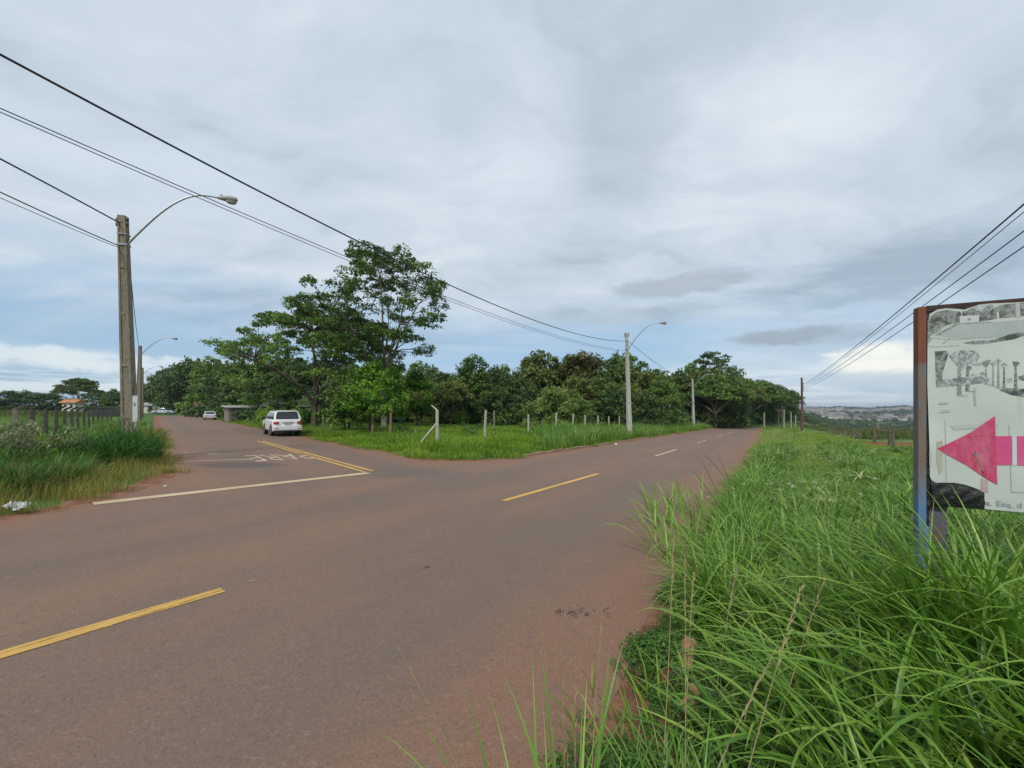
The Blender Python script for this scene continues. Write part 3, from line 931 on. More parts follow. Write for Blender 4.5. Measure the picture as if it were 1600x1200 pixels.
# the wood: (prototype, px, Y, ytop, wide)
WOOD = [
 # left of the big trees, along the far side of the side road
 ('round_c', 232, 150, 596, 1.0), ('round_b', 250, 142, 578, .9), ('round_a', 272, 134, 562, .9), ('round_a', 304, 128, 552, 1.0), ('round_b', 334, 110, 555, 1.0),
 ('round_c', 358, 92, 560, 1.0), ('round_a', 386, 78, 552, 1.0), ('round_b', 412, 66, 548, .95), ('round_d', 314, 122, 592, .8), ('round_b', 284, 146, 600, .8), ('round_c', 420, 60, 575, 1.0),
 ('round_b', 440, 47, 578, .8), ('round_a', 452, 72, 545, 1.0), ('round_c', 470, 64, 560, 1.0), ('round_a', 510, 66, 548, 1.0), ('round_b', 545, 60, 560, 1.0),
 ('round_c', 520, 48, 585, .9), ('round_b', 560, 52, 578, .9), ('round_a', 590, 62, 560, 1.0), ('round_b', 625, 60, 570, .9), ('round_a', 610, 52, 590, .9),
 # behind the centre lot
 ('round_b', 650, 66, 562, .9), ('round_a', 682, 64, 566, .9), ('round_c', 700, 60, 572, .9), ('round_d', 668, 54, 585, .8), ('round_b', 735, 56, 552, .95),
 ('flat_b', 705, 50, 592, .8), ('round_a', 762, 62, 566, .9), ('round_b', 790, 66, 568, .9), ('round_a', 800, 56, 575, .9), ('round_c', 775, 52, 596, .9),
 ('round_d', 846, 62, 536, .85), ('round_b', 822, 70, 560, .9), ('round_a', 870, 66, 556, .9), ('rust', 905, 60, 545, .95), ('round_b', 888, 72, 552, .9),
 ('rust', 925, 68, 548, .85), ('round_d', 905, 52, 578, .85), ('round_a', 830, 52, 592, .9), ('round_c', 942, 54, 580, .9), ('round_a', 962, 60, 546, .95),
 ('round_b', 985, 66, 549, .9), ('round_d', 1002, 56, 566, .9), ('round_c', 1020, 66, 566, .9), ('round_a', 968, 50, 598, .9), ('round_b', 1030, 60, 582, .9),
 # along the main road on its left
 ('round_a', 1050, 84, 572, .9), ('round_b', 1078, 90, 566, .9), ('flat_b', 1066, 84, 582, .9), ('round_c', 1010, 50, 604, .8), ('round_d', 1100, 84, 564, .9),
 ('round_a', 1125, 88, 566, .9), ('flat_a', 1118, 80, 582, .85), ('round_b', 1142, 98, 570, .9), ('flat_b', 1150, 92, 586, .8), ('round_a', 1096, 88, 600, .7), ('round_c', 1068, 86, 612, .7),
 ('flat_a', 1172, 108, 590, .9), ('flat_b', 1192, 116, 594, .9), ('round_a', 1160, 120, 590, .9), ('round_c', 1180, 128, 606, 1.0), ('round_b', 1205, 132, 604, .9),
 ('flat_a', 1216, 126, 602, .8), ('round_a', 1228, 138, 612, .8), ('round_c', 1236, 150, 622, .8), ('round_c', 1150, 134, 612, 1.0), ('round_c', 1128, 128, 612, 1.0),
]
_near = ['behind the parked white SUV', 'behind the young bright trees', 'behind the bent corner post', 'behind the plain leaning white post', 'behind the pale lime bush tree',
         'behind the tall white lamp pole', 'by the second lamp pole on the main road', 'where the main road bends out of sight', 'past the end of the main road by the timber pole']
def where(px):
    for lim, t in ((262, 'at the far side road end'), (325, 'above the pale parked sedan'), (395, 'above the grey block wall'), (480, _near[0]),
                   (640, _near[1]), (715, _near[2]), (810, _near[3]), (900, _near[4]), (1010, _near[5]), (1090, _near[6]), (1165, _near[7]), (2000, _near[8])):
        if px < lim: return t
KIND = {'round_a': 'dense dark green tree', 'round_b': 'mid green full-crowned tree', 'round_c': 'low broad dark tree', 'round_d': 'olive green round tree', 'flat_a': 'green flat-crowned umbrella tree',
        'flat_b': 'olive flat-crowned umbrella tree', 'rust': 'rusty red tinged tree', 'sparse': 'thin tree'}
_lab = {}
for w_ in sorted(WOOD, key=lambda w: w[2]):
    key, px, Y, yt, wd = w_
    base = KIND[key] + ' ' + where(px)
    _lab.setdefault(base, []).append(w_)
for base, L in _lab.items():
    for i, (key, px, Y, yt, wd) in enumerate(L):
        lab = base
        if len(L) > 1:
            lab = ('nearest ' if i == 0 else ('farthest ' if i == len(L) - 1 else 'middle ')) + base
        T('wood_tree', key, px, Y, yt, lab, wd, group='trees of the wood behind the lot')
# low trees on the left skyline
for i, (key, px, Y, yt, wd, lab) in enumerate([
    ('round_c', -40, 120, 612, 1.3, 'low dark tree at the far left end of the skyline'),
    ('round_c', 12, 125, 606, 1.5, 'broad low dome tree above the first fence posts'),
    ('round_a', 48, 135, 607, 1.3, 'dark tree between broad dome tree and umbrella tree'),
    ('round_c', 82, 140, 611, 1.4, 'low tree just left of the small umbrella tree'),
    ('flat_b', 124, 112, 588, .8, 'lone umbrella tree standing above the orange roof'),
    ('round_c', 152, 130, 606, 1.2, 'dark tree right of the lone umbrella tree'),
    ('round_b', 178, 128, 606, 1.1, 'dark tree just left of the old leaning pole'),
    ('round_c', 205, 140, 604, 1.2, 'dark tree hidden behind the old leaning pole'),
    ('round_c', -90, 125, 610, 1.4, 'low dark tree beyond the left fence, outermost'),
    ('flat_b', 2, 70, 634, .8, 'small umbrella tree in the pasture beyond the first fence post')]):
    T('skyline_tree', key, px, Y, yt, lab, wd, group='trees on the far left skyline')

# ------------------------------------------------------------------ scatter through geometry nodes
SRC = {}
def scatter(name, pts, rot, sc, idx, protos, kind='stuff', label=None):
    """one object: a cloud of points, each carrying one of the clump meshes"""
    pts = np.asarray(pts, np.float32); n = len(pts)
    me = bpy.data.meshes.new(name)
    me.vertices.add(n); me.vertices.foreach_set('co', pts.ravel())
    a = me.attributes.new('rot', 'FLOAT_VECTOR', 'POINT'); a.data.foreach_set('vector', np.asarray(rot, np.float32).ravel())
    a = me.attributes.new('sc', 'FLOAT_VECTOR', 'POINT'); a.data.foreach_set('vector', np.asarray(sc, np.float32).ravel())
    a = me.attributes.new('idx', 'INT', 'POINT'); a.data.foreach_set('value', np.asarray(idx, np.int32))
    o = mobj(name, me)
    c = bpy.data.collections.new(name + ' clumps')
    for i, p in enumerate(protos):
        q = bpy.data.objects.new('%s clump %02d' % (name, i), p); c.objects.link(q)
    ng = bpy.data.node_groups.new(name, 'GeometryNodeTree')
    ng.interface.new_socket('Geometry', in_out='INPUT', socket_type='NodeSocketGeometry')
    ng.interface.new_socket('Geometry', in_out='OUTPUT', socket_type='NodeSocketGeometry')
    N = ng.nodes; Lk = ng.links.new
    gi, go = N.new('NodeGroupInput'), N.new('NodeGroupOutput')
    ip = N.new('GeometryNodeInstanceOnPoints'); ci = N.new('GeometryNodeCollectionInfo')
    ci.inputs['Collection'].default_value = c
    ci.inputs['Separate Children'].default_value = True; ci.inputs['Reset Children'].default_value = True
    def att(nm, t):
        q = N.new('GeometryNodeInputNamedAttribute'); q.data_type = t; q.inputs['Name'].default_value = nm; return q.outputs[0]
    Lk(gi.outputs[0], ip.inputs['Points']); Lk(ci.outputs[0], ip.inputs['Instance'])
    ip.inputs['Pick Instance'].default_value = True
    Lk(att('idx', 'INT'), ip.inputs['Instance Index'])
    e = N.new('FunctionNodeEulerToRotation'); Lk(att('rot', 'FLOAT_VECTOR'), e.inputs[0]); Lk(e.outputs[0], ip.inputs['Rotation'])
    Lk(att('sc', 'FLOAT_VECTOR'), ip.inputs['Scale'])
    Lk(ip.outputs[0], go.inputs[0])
    md = o.modifiers.new('scatter', 'NODES'); md.node_group = ng
    tag(o, label, kind=kind)
    return o

def blades(rng, base, az, L, W, lean, droop, seg=5, fold=True, tint=None, p=1.6):
    n = len(L)
    t = np.linspace(0, 1, seg + 1)
    tm = (t[1:] + t[:-1]) / 2
    th = lean[:, None] + droop[:, None] * tm[None, :] ** p
    st = (L / seg)[:, None]
    dx = np.concatenate([np.zeros((n, 1)), np.cumsum(np.sin(th) * st, 1)], 1)
    dz = np.concatenate([np.zeros((n, 1)), np.cumsum(np.cos(th) * st, 1)], 1)
    dirv = np.stack([np.cos(az), np.sin(az), np.zeros(n)], 1)
    side = np.stack([-np.sin(az), np.cos(az), np.zeros(n)], 1)
    tw = rng.uniform(-.6, .6, n)
    sidet = side[:, None, :] * np.cos(tw[:, None] * t)[:, :, None]
    sidet[:, :, 2] += np.sin(tw[:, None] * t)
    P = base[:, None, :] + dirv[:, None, :] * dx[:, :, None]
    P[:, :, 2] += dz
    w = W[:, None] * np.minimum(1, .55 + 2.2 * t)[None, :] * np.maximum(1 - t ** 2.6, .03)[None, :]
    if fold:
        A = P - sidet * w[:, :, None] / 2; C = P + sidet * w[:, :, None] / 2
        thv = np.concatenate([th, th[:, -1:]], 1)
        nn = dirv[:, None, :] * (-np.cos(thv))[:, :, None]; nn[:, :, 2] += np.sin(thv)
        Bm = P - nn * w[:, :, None] * .22
        V = np.stack([A, Bm, C], 2).reshape(-1, 3); k = 3
    else:
        V = np.stack([P - sidet * w[:, :, None] / 2, P + sidet * w[:, :, None] / 2], 2).reshape(-1, 3); k = 2
    rows = seg + 1
    b0 = (np.arange(n) * rows * k)[:, None, None] + (np.arange(seg) * k)[None, :, None]
    F = []
    for j in range(k - 1):
        F.append(np.concatenate([b0 + j, b0 + j + 1, b0 + k + j + 1, b0 + k + j], 2).reshape(-1, 4))
    F = np.vstack(F)
    if tint is None: tint = np.clip(rng.normal(.45, .17, n), 0, 1)
    TT = np.repeat(tint, rows * k)
    return V, F, TT

def clump_mesh(name, seed, mat_, n, rad, Lr, Wr, leanr, droopr, seg=5, fold=True, lens=1.0, dry=0.0, p=1.6):
    rng = np.random.default_rng(seed)
    a = rng.uniform(0, 2 * math.pi, n); r = rad * np.sqrt(rng.uniform(0, 1, n))
    base = np.stack([r * np.cos(a), r * np.sin(a), np.full(n, -.03)], 1)
    az = a + rng.normal(0, .9, n)
    L = rng.uniform(*Lr, n) * (1 - .25 * r / max(rad, .01))
    W = rng.uniform(*Wr, n)
    lean = rng.uniform(*leanr, n) * (.5 + .5 * r / max(rad, .01)); dr = rng.uniform(*droopr, n)
    tint = np.clip(rng.normal(.40, .24, n), 0, 1)
    if dry:
        tint = np.where(rng.random(n) < dry, rng.uniform(.85, 1, n), tint)
    v, f, t = blades(rng, base, az, L, W, lean, dr, seg, fold, tint, p)
    return np_mesh(name, v, f, [mat_], tint=t, smooth=True)

def seed_head_mesh(name, seed, mat_, n, rad, Hr, r0=.05, spikes=9, slen=.16):
    """thin culms that end in a drooping starburst of seed spikes"""
    rng = np.random.default_rng(seed)
    V, F, TT = [], [], []; off_ = 0
    def add(v, f, t):
        nonlocal off_
        V.append(v); F.append(f + off_); TT.append(t); off_ += len(v)
    for i in range(n):
        a = rng.uniform(0, 6.28); r = rad * math.sqrt(rng.random())
        b = np.array([[r * math.cos(a), r * math.sin(a), 0]])
        h = rng.uniform(*Hr); lean = rng.uniform(.02, .25)
        az = np.array([rng.uniform(0, 6.28)])
        v, f, t = blades(rng, b, az, np.array([h]), np.array([.006]), np.array([lean]), np.array([.15]), 4, False, np.array([.2]))
        add(v, f, t)
        tip = v[-2:].mean(0)
        k = spikes
        v, f, t = blades(rng, np.repeat(tip[None], k, 0), rng.uniform(0, 6.28, k), rng.uniform(.6, 1.1, k) * slen, np.full(k, .011), rng.uniform(.2, .9, k), rng.uniform(1.0, 2.0, k), 4, False, rng.uniform(.3, 1, k), 1.0)
        add(v, f, t)
    return np_mesh(name, np.vstack(V), np.vstack(F), [mat_], tint=np.concatenate(TT))

def shrub_mesh(name, seed, mat_, n, R_, H_, leaf, asp=1.3, lumps=7):
    rng = np.random.default_rng(seed)
    lc = np.stack([rng.normal(0, R_ * .45, lumps), rng.normal(0, R_ * .45, lumps), rng.uniform(.25, .8, lumps) * H_], 1)
    li = rng.integers(0, lumps, n)
    u = rng.normal(0, 1, (n, 3)); u /= np.linalg.norm(u, axis=1)[:, None]
    c = lc[li] + u * np.array([R_ * .5, R_ * .5, H_ * .3]) * rng.uniform(.3, 1, n)[:, None] ** .4
    c[:, 2] = np.abs(c[:, 2])
    nr = u * .6 + rng.normal(0, .5, (n, 3)) + np.array([0, 0, .6]); nr /= np.linalg.norm(nr, axis=1)[:, None]
    t1 = np.cross(nr, rng.normal(0, 1, (n, 3))); t1 /= np.linalg.norm(t1, axis=1)[:, None]
    t2 = np.cross(nr, t1)
    s = leaf * rng.uniform(.5, 1.3, n)[:, None]
    v = np.stack([c - t1 * s * asp / 2, c + t2 * s / 2, c + t1 * s * asp / 2 - [0, 0, .1 * leaf], c - t2 * s / 2], 1).reshape(-1, 3)
    return np_mesh(name, v, np.arange(n * 4).reshape(-1, 4), [mat_], tint=np.repeat(np.clip(rng.normal(.5, .2, n), 0, 1), 4))

def sample(n, box, dens, seed):
    rng = np.random.default_rng(seed)
    x = rng.uniform(box[0], box[1], n); y = rng.uniform(box[2], box[3], n)
    d = dens(x, y)
    k = rng.random(n) < d
    return x[k], y[k], rng

def inview(x, y, pad=1.5):
    return (y > -1.0) & (np.abs(x) < 1.38 * np.maximum(y, 0) + pad)

def grow(name, n, box, dens, seed, protos, s0=(.8, 1.25), hgt=None, tilt=.08):
    x, y, rng = sample(n, box, dens, seed)
    z = gh(x, y)
    m = len(x)
    s = rng.uniform(*s0, m); sz = s * (hgt(x, y) if hgt is not None else 1.0)
    rot = np.stack([rng.normal(0, tilt, m), rng.normal(0, tilt, m), rng.uniform(0, 6.28, m)], 1)
    o = scatter(name, np.stack([x, y, z], 1), rot, np.stack([s, s, sz], 1), rng.integers(0, len(protos), m), protos)
    return o

# clump kinds
lush = [clump_mesh('lush %d' % i, 100 + i, M['g_lush'], 34, .16, (.50, 1.08), (.012, .027), (.05, .8), (.5, 2.4), 7, True, dry=.12) for i in range(7)]
lushlow = [clump_mesh('lush low %d' % i, 120 + i, M['g_lush'], 46, .22, (.25, .6), (.007, .014), (.1, 1.0), (.3, 2.2), 5, True, dry=.05) for i in range(5)]
midg = [clump_mesh('mid %d' % i, 140 + i, M['g_short'], 120, .42, (.18, .48), (.006, .012), (.05, .8), (.2, 1.8), 4, False, dry=.05) for i in range(6)]
lotg = [clump_mesh('lot %d' % i, 160 + i, M['g_lot'], 120, .5, (.2, .5), (.010, .018), (.05, .8), (.2, 1.8), 3, False, dry=.04) for i in range(6)]
lottall = [clump_mesh('lot tall %d' % i, 180 + i, M['g_lush'], 90, .45, (.5, 1.0), (.014, .026), (.05, .7), (.4, 2.1), 5, False, dry=.04) for i in range(6)]
yell = [clump_mesh('yellow %d' % i, 200 + i, M['g_yellow'], 130, .3, (.22, .52), (.004, .008), (.05, .75), (.1, 1.2), 4, False, dry=.25) for i in range(6)]
darkg = [clump_mesh('dark %d' % i, 220 + i, M['g_dark'], 60, .25, (.6, 1.15), (.016, .028), (.1, .8), (.6, 2.2), 6, True, dry=.03) for i in range(5)]
olive = [clump_mesh('olive %d' % i, 240 + i, M['g_olive'], 90, .7, (.3, .7), (.02, .04), (.05, .8), (.2, 1.5), 3, False) for i in range(4)]
seedh = [seed_head_mesh('seed %d' % i, 260 + i, M['seed'], 6, .5, (.42, .66), spikes=7, slen=.07) for i in range(4)]
creep = [shrub_mesh('creeper %d' % i, 280 + i, M['l_creep'], 420, .16, .10, .016) for i in range(4)]
brightb = [shrub_mesh('broadleaf %d' % i, 300 + i, M['l_bright'], 1100, .5, .8, .048) for i in range(4)]
silverb = [shrub_mesh('silver weed %d' % i, 320 + i, M['l_silver'], 500, .42, .8, .045, 2.2) for i in range(4)]
greenb = [shrub_mesh('green weed %d' % i, 340 + i, M['l_creep'], 450, .5, .7, .06, 1.8) for i in range(4)]

_g = lambda f: (lambda x, y: f(x, y))
def edge_noise(x, y, k=1.0):
    return .25 * np.sin(x * 1.9 * k + .7) * np.sin(y * 1.3 * k) + .15 * np.sin(x * 4.7 * k + y * 3.1 * k)

# right verge: lush tall grass close to the camera
def d_lush(x, y):
    r, _, _ = verge(x, y)
    rr = np.hypot(x, y)
    d = (r + edge_noise(x, y, 1.5) * .5 > .50 + .25 * (y < 3.2)) * inview(x, y, 1.0) * (rr > .95)
    # the reach of the tall growth: a band along the road and round the sign
    band = ((np.sin(x * 1.7 + 2) * np.sin(y * 1.2) > .25) & (y < 26) & (np.hypot(x, y) < 30)) | (y < 4.2) | ((r < 1.9 + .2 * np.sin(y)) & (y < 10.5)) | ((y < 6.0) & (x > 3.3)) 
    gap = (np.hypot(x - 1.25, y - 2.75) < .38) | (np.hypot(x - 1.1, y - 2.1) < .35)
    return d * band * ~gap * np.where(rr < 2, .75, 1.0)
def h_lush(x, y):
    r, _, _ = verge(x, y)
    rr = np.hypot(x, y)
    h = np.where(rr < 2.2, .62, .82) * (.85 + .2 * np.sin(x * 2.1) * np.sin(y * 1.7 + 1))
    h = np.where(r < .9, h * np.where(y > 3.2, 1.02, .75), h)
    h = np.where((x > 1.9) & (y < 3.6), h * 1.18, h)
    return h
grow('tall_verge_grass', 14500, (-.5, 24, .2, 26), d_lush, 1, lush, (.8, 1.2), h_lush, .1)
def d_low(x, y):
    r, _, _ = verge(x, y)
    rr = np.hypot(x, y)
    gap = (np.hypot(x - 1.22, y - 2.75) < .30)
    return ((r > np.where(y > 3.2, .28, .42)) & (rr > .7) & (y < 12) & (r < 9)) * inview(x, y, 1.0) * .9 * ~gap
grow('low_verge_grass', 5200, (-.5, 15, .2, 12), d_low, 2, lushlow, (.7, 1.2))
def d_creep(x, y):
    r, _, _ = verge(x, y)
    return ((r > .10 + .1 * np.sin(y * 6)) & (r < .95) & (y < 4.3) & (y > 1.2)) * 1.0
grow('creeping_weeds', 900, (0, 3.6, 1.0, 4.4), d_creep, 3, creep, (.6, 1.2))
# right verge beyond
def d_rmid(x, y):
    r, _, _ = verge(x, y)
    far = (x - (.65 * y + 8.1)) / 1.19         # past the timber fence
    w = np.clip(1.2 - np.hypot(x, y) / 75, .25, 1)
    return ((r + edge_noise(x, y) > .45) & (far < -.8) & (y > 2) & (y < 100)) * inview(x, y) * w
grow('meadow_grass', 30000, (0, 75, 2, 98), d_rmid, 4, midg, (.8, 1.4), lambda x, y: (.75 + .3 * np.sin(x * .9) * np.sin(y * .7 + 2)) * np.where((x - (.65 * y + 8.1)) > -3.5, .55, 1))
def d_seed(x, y):
    r, _, _ = verge(x, y)
    far = (x - (.65 * y + 8.1)) / 1.19
    return ((r > .5) & (far < -.5) & (y > 6) & (y < 55)) * inview(x, y) * (.25 + .75 * (np.sin(x * .8 + 1) * np.sin(y * .55) > 0)) * np.where(r < 3, 1, .35)
grow('grass_seed_heads', 3600, (1, 42, 6, 55), d_seed, 5, seedh, (.8, 1.2))
def d_pasture(x, y):
    far = (x - (.65 * y + 8.1)) / 1.19
    bare = ((x - 36) / 15) ** 2 + ((y - 28.5) / 6.4) ** 2 < 1
    return ((far > .2) & (np.hypot(x, y) < 170)) * inview(x, y) * np.where(bare, .0, .75)
grow('pasture_grass', 9000, (10, 190, 8, 150), d_pasture, 6, olive, (.9, 1.6), lambda x, y: .8 + .3 * np.sin(x * .3) * np.sin(y * .4))

# centre lot
def d_lot(x, y):
    _, _, c = verge(x, y)
    w = np.clip(1.25 - np.hypot(x, y) / 85, .3, 1)
    return (c + edge_noise(x, y) > .3) * (np.hypot(x, y) < 78) * inview(x, y) * w
def h_lot(x, y):
    _, _, c = verge(x, y)
    return np.where(c < 1.0, .6, 1.0) * (1 + .3 * np.sin(x * .7 + 1) * np.sin(y * .6))
grow('lot_grass', 42000, (-62, 48, 12, 80), d_lot, 7, lotg, (.8, 1.4), h_lot)
def d_lottall(x, y):
    m = -smain(x, y) - HALF; _, _, c = verge(x, y)
    a = (m > .3) & (m < 5.0) & (x > 1.4)
    b = (sside(x, y) > 4.9) & (sside(x, y) < 9.0) & (x < -6) & (np.sin(x * 1.1) * np.sin(y * .9) > -.3)
    return (c > .4) * (a * 1.0 + b * .35) * (y < 85) * inview(x, y)
grow('tall_lot_grass', 22000, (-40, 52, 14, 85), d_lottall, 8, lottall, (.8, 1.25), lambda x, y: np.where(x > 2, 1.5, .8) * (1 + .2 * np.sin(x * 1.3) * np.sin(y)))

# left corner
def d_yell(x, y):
    _, l, _ = verge(x, y)
    return ((l + edge_noise(x, y, 1.4) * .5 > .05) & (l < 3.0) & (y < 30)) * inview(x, y, 3) * np.where(l > 2.2, .5, 1)
grow('yellow_verge_grass', 5200, (-32, -3, 2, 30), d_yell, 9, yell, (.7, 1.15), lambda x, y: np.clip(.7 + .45 * verge(x, y)[1], .7, 1.35))
def d_dark(x, y):
    _, l, _ = verge(x, y)
    a = (l > 1.9) & (l < 4.8) & (x > -17)
    b = (np.hypot(x + 12.0, y - 12.7) < 1.7) & (l > .5)
    return (a * .8 + b * 1.0) * inview(x, y, 3)
def h_dark(x, y):
    b = np.hypot(x + 12.0, y - 12.7)
    return np.where(b < 1.8, 1.95 - .42 * b, .74) * (1 + .15 * np.sin(x * 3))
grow('dark_clump_grass', 2200, (-20, -6, 4, 20), d_dark, 10, darkg, (.8, 1.15), h_dark)
def d_left(x, y):
    _, l, _ = verge(x, y)
    return ((l > 1.6) & (np.hypot(x, y) < 60)) * inview(x, y, 3) * .8
grow('left_field_grass', 14000, (-75, -6, 3, 60), d_left, 11, lottall[:3] + olive[:2], (.7, 1.1), lambda x, y: .95 + .25 * np.sin(x * .8) * np.sin(y * .9))
def d_leftfar(x, y):
    l = -sside(x, y) - 3.5
    return ((l > 8) & (np.hypot(x, y) > 30) & (np.hypot(x, y) < 150)) * inview(x, y, 3) * .8
grow('left_pasture_grass', 5000, (-170, -20, 5, 130), d_leftfar, 12, olive, (1.0, 1.8))
def near_line(x, y, pts, rad):
    m = np.zeros(len(x), bool)
    for a, b, r in pts: m |= np.hypot(x - a, y - b) < r
    return m
def d_bright(x, y):
    _, l, _ = verge(x, y)
    return ((l > 2.2) & near_line(x, y, [(-12.6, 10.6, .9), (-13.4, 12.6, .8), (-15.8, 16.5, 1.2), (-11.2, 8.6, .5), (-17.5, 18.2, 1.2), (-14.6, 15.0, .9)], 0)) * 1.0
grow('broadleaf_weeds', 420, (-18, -9, 7, 19), d_bright, 13, brightb, (.45, .85), lambda x, y: np.full(len(x), 1.35))
def d_silver(x, y):
    _, l, _ = verge(x, y)
    return ((l > 2.0) & near_line(x, y, [(-12.0, 12.6, 1.1), (-10.3, 8.4, .9), (-13.2, 10.1, 1.2), (-11.4, 11.2, .8)], 0)) * .8
grow('silvery_weeds', 170, (-16, -9, 6, 15), d_silver, 14, silverb, (.6, 1.0), lambda x, y: np.full(len(x), 1.5))
def d_weeds(x, y):
    _, l, c = verge(x, y)
    return (((l > 2.5) & (x > -24)) * .35 + (c > 5) * .05) * inview(x, y, 2) * (np.hypot(x, y) < 55)
grow('mixed_weeds', 3200, (-30, 20, 6, 50), d_weeds, 15, greenb, (.6, 1.1))
def d_hedge(x, y):
    return near_line(x, y, [(ux(440) * 42, 42, 2.2), (ux(462) * 41, 41, 2.2), (ux(420) * 50, 50, 2.0), (ux(478) * 43, 43, 1.8)], 0) * 1.0
grow('roadside_bushes', 900, (-40, -10, 36, 56), d_hedge, 17, brightb[:2] + greenb, (1.2, 1.9), lambda x, y: np.full(len(x), 1.5))
# undergrowth at the foot of the wood, scrub down the valley side
ug = [shrub_mesh('undergrowth %d' % i, 360 + i, M['t_mid'] if i % 2 else M['t_dark'], 1400, 1.6, 2.6, .22, 1.6, 12) for i in range(4)]
def d_ug(x, y):
    _, _, c = verge(x, y)
    front = y - (52 + 3 * np.sin(x * .3)) 
    alongroad = (-smain(x, y) - HALF > 7.5) & (y > 50)
    side_ = (sside(x, y) > 13) & (y > 46)
    return ((c > 6) & (((front > 0) & (x > -14) & (x < 22)) | (alongroad & (x > 16)) | (side_ & (x <= -14)))) * (np.hypot(x, y) < 160) * 1.0
grow('wood_undergrowth', 2600, (-110, 95, 40, 140), d_ug, 16, ug, (.7, 1.4))
scrub_p = [PROTO['round_c'][1], PROTO['round_d'][1], PROTO['flat_b'][1]] + ug[:2]
def polar_grow(name, n, azr, rr, seed, protos, s0, keep=None, sink=0.0, flat=1.0):
    rng = np.random.default_rng(seed)
    a = np.radians(rng.uniform(*azr, n)); r = np.sqrt(rng.uniform(rr[0] ** 2, rr[1] ** 2, n))
    x, y = r * np.sin(a), r * np.cos(a)
    k = np.ones(n, bool) if keep is None else rng.random(n) < keep(x, y)
    x, y = x[k], y[k]; m = len(x)
    s = rng.uniform(*s0, m)
    scatter(name, np.stack([x, y, gh(x, y) - sink * s], 1), np.stack([np.zeros(m), np.zeros(m), rng.uniform(0, 6.28, m)], 1), np.stack([s, s, s * flat], 1), rng.integers(0, len(protos), m), protos)
polar_grow('valley_scrub', 520, (36.5, 100), (70, 330), 31, scrub_p, (.28, .55), lambda x, y: np.clip(((x - (.65 * y + 8.1)) > 26) * (.25 + (np.hypot(x, y) > 120) * .75), 0, 1), 1.6, .7)
polar_grow('valley_wood', 2600, (34, 100), (330, 1100), 32, [PROTO['round_c'][1], PROTO['round_a'][1], PROTO['round_d'][1]], (.7, 1.2), None, 3.0, .75)
polar_grow('hill_town_trees', 7500, (34, 100), (1100, 2700), 33, [PROTO['round_c'][1], PROTO['round_a'][1]], (.8, 1.5), lambda x, y: .35 + .65 * (np.sin(x * .006 + 1) * np.sin(y * .007) > -.1), 3.0, .7)
_o = None
# ridge-top wood that draws the skyline of the far hill
polar_grow('ridge_wood', 700, (30, 100), (2380, 2640), 34, [PROTO['round_c'][1], PROTO['round_a'][1]], (1.0, 1.8), lambda x, y: .25 + .75 * (np.sin(np.degrees(np.arctan2(x, y)) * 1.3) > 0), 3.0, .7)

# ------------------------------------------------------------------ foreground stalks and special tufts
_T = {}
def tuft(name, x, y, n, rad, Lr, Wr, leanr, droopr, mat_, label, seed, azc=None, seg=10, kind='stuff', azs=1.0, z=None, cat=None):
    rng = np.random.default_rng(seed)
    a = rng.uniform(0, 6.28, n); r = rad * np.sqrt(rng.uniform(0, 1, n))
    base = np.stack([x + r * np.cos(a), y + r * np.sin(a), np.zeros(n)], 1)
    base[:, 2] = gh(base[:, 0], base[:, 1]) - .02
    az = rng.uniform(0, 6.28, n) if azc is None else rng.normal(azc, azs, n)
    v, f, t = blades(rng, base, az, rng.uniform(*Lr, n), rng.uniform(*Wr, n), rng.uniform(*leanr, n), rng.uniform(*droopr, n), seg, True)
    _T.setdefault(name, []).append((v, f, t, mat_))
def flush_tufts():
    for name, L in _T.items():
        n0, F = 0, []
        for v, f, t, m in L:
            F.append(f + n0); n0 += len(v)
        tag(mobj(name, np_mesh(name, np.vstack([q[0] for q in L]), np.vstack(F), [L[0][3]], tint=np.concatenate([q[2] for q in L]), smooth=True)), kind='stuff')
# broad arching blades at the lower right
tuft('arching_grass', 2.05, 1.75, 46, .34, (.9, 1.45), (.014, .026), (.05, .5), (1.0, 2.2), M['g_lush'], None, 401, 3.0, azs=.9)
tuft('arching_grass', 1.55, 1.45, 30, .30, (.7, 1.15), (.012, .022), (.1, .6), (1.0, 2.2), M['g_lush'], None, 402, 2.6, azs=1.2)
tuft('arching_grass', 3.0, 2.25, 50, .40, (1.1, 1.6), (.018, .032), (.05, .5), (.9, 2.1), M['g_lush'], None, 403, 3.2, azs=1.6)
tuft('arching_grass', 2.6, 2.35, 34, .30, (.9, 1.35), (.014, .024), (.05, .5), (1.2, 2.3), M['g_lush'], None, 404, 2.9, azs=1.0)
tuft('arching_grass', 1.75, 2.5, 30, .3, (.7, 1.1), (.012, .02), (.05, .6), (1.0, 2.2), M['g_lush'], None, 405, 2.6, azs=1.2)
tuft('arching_grass', 2.4, 4.3, 40, .4, (.8, 1.15), (.012, .02), (.05, .5), (1.2, 2.3), M['g_lush'], None, 406, 3.0, azs=1.0)
tuft('arching_grass', 3.3, 3.3, 44, .4, (.9, 1.25), (.013, .022), (.05, .5), (1.2, 2.3), M['g_lush'], None, 407, 3.0, azs=1.2)
# the little tuft that stands at the very bottom of the view
tuft('near_grass_tuft', .17, 1.24, 15, .09, (.72, .98), (.012, .020), (.02, .45), (.3, 1.2), M['g_lush'], None, 408, None, azs=1.5)
tuft('near_grass_tuft', .02, 1.30, 9, .06, (.65, .85), (.010, .015), (.15, .6), (.4, 1.3), M['g_lush'], None, 409, 3.0, azs=.7)

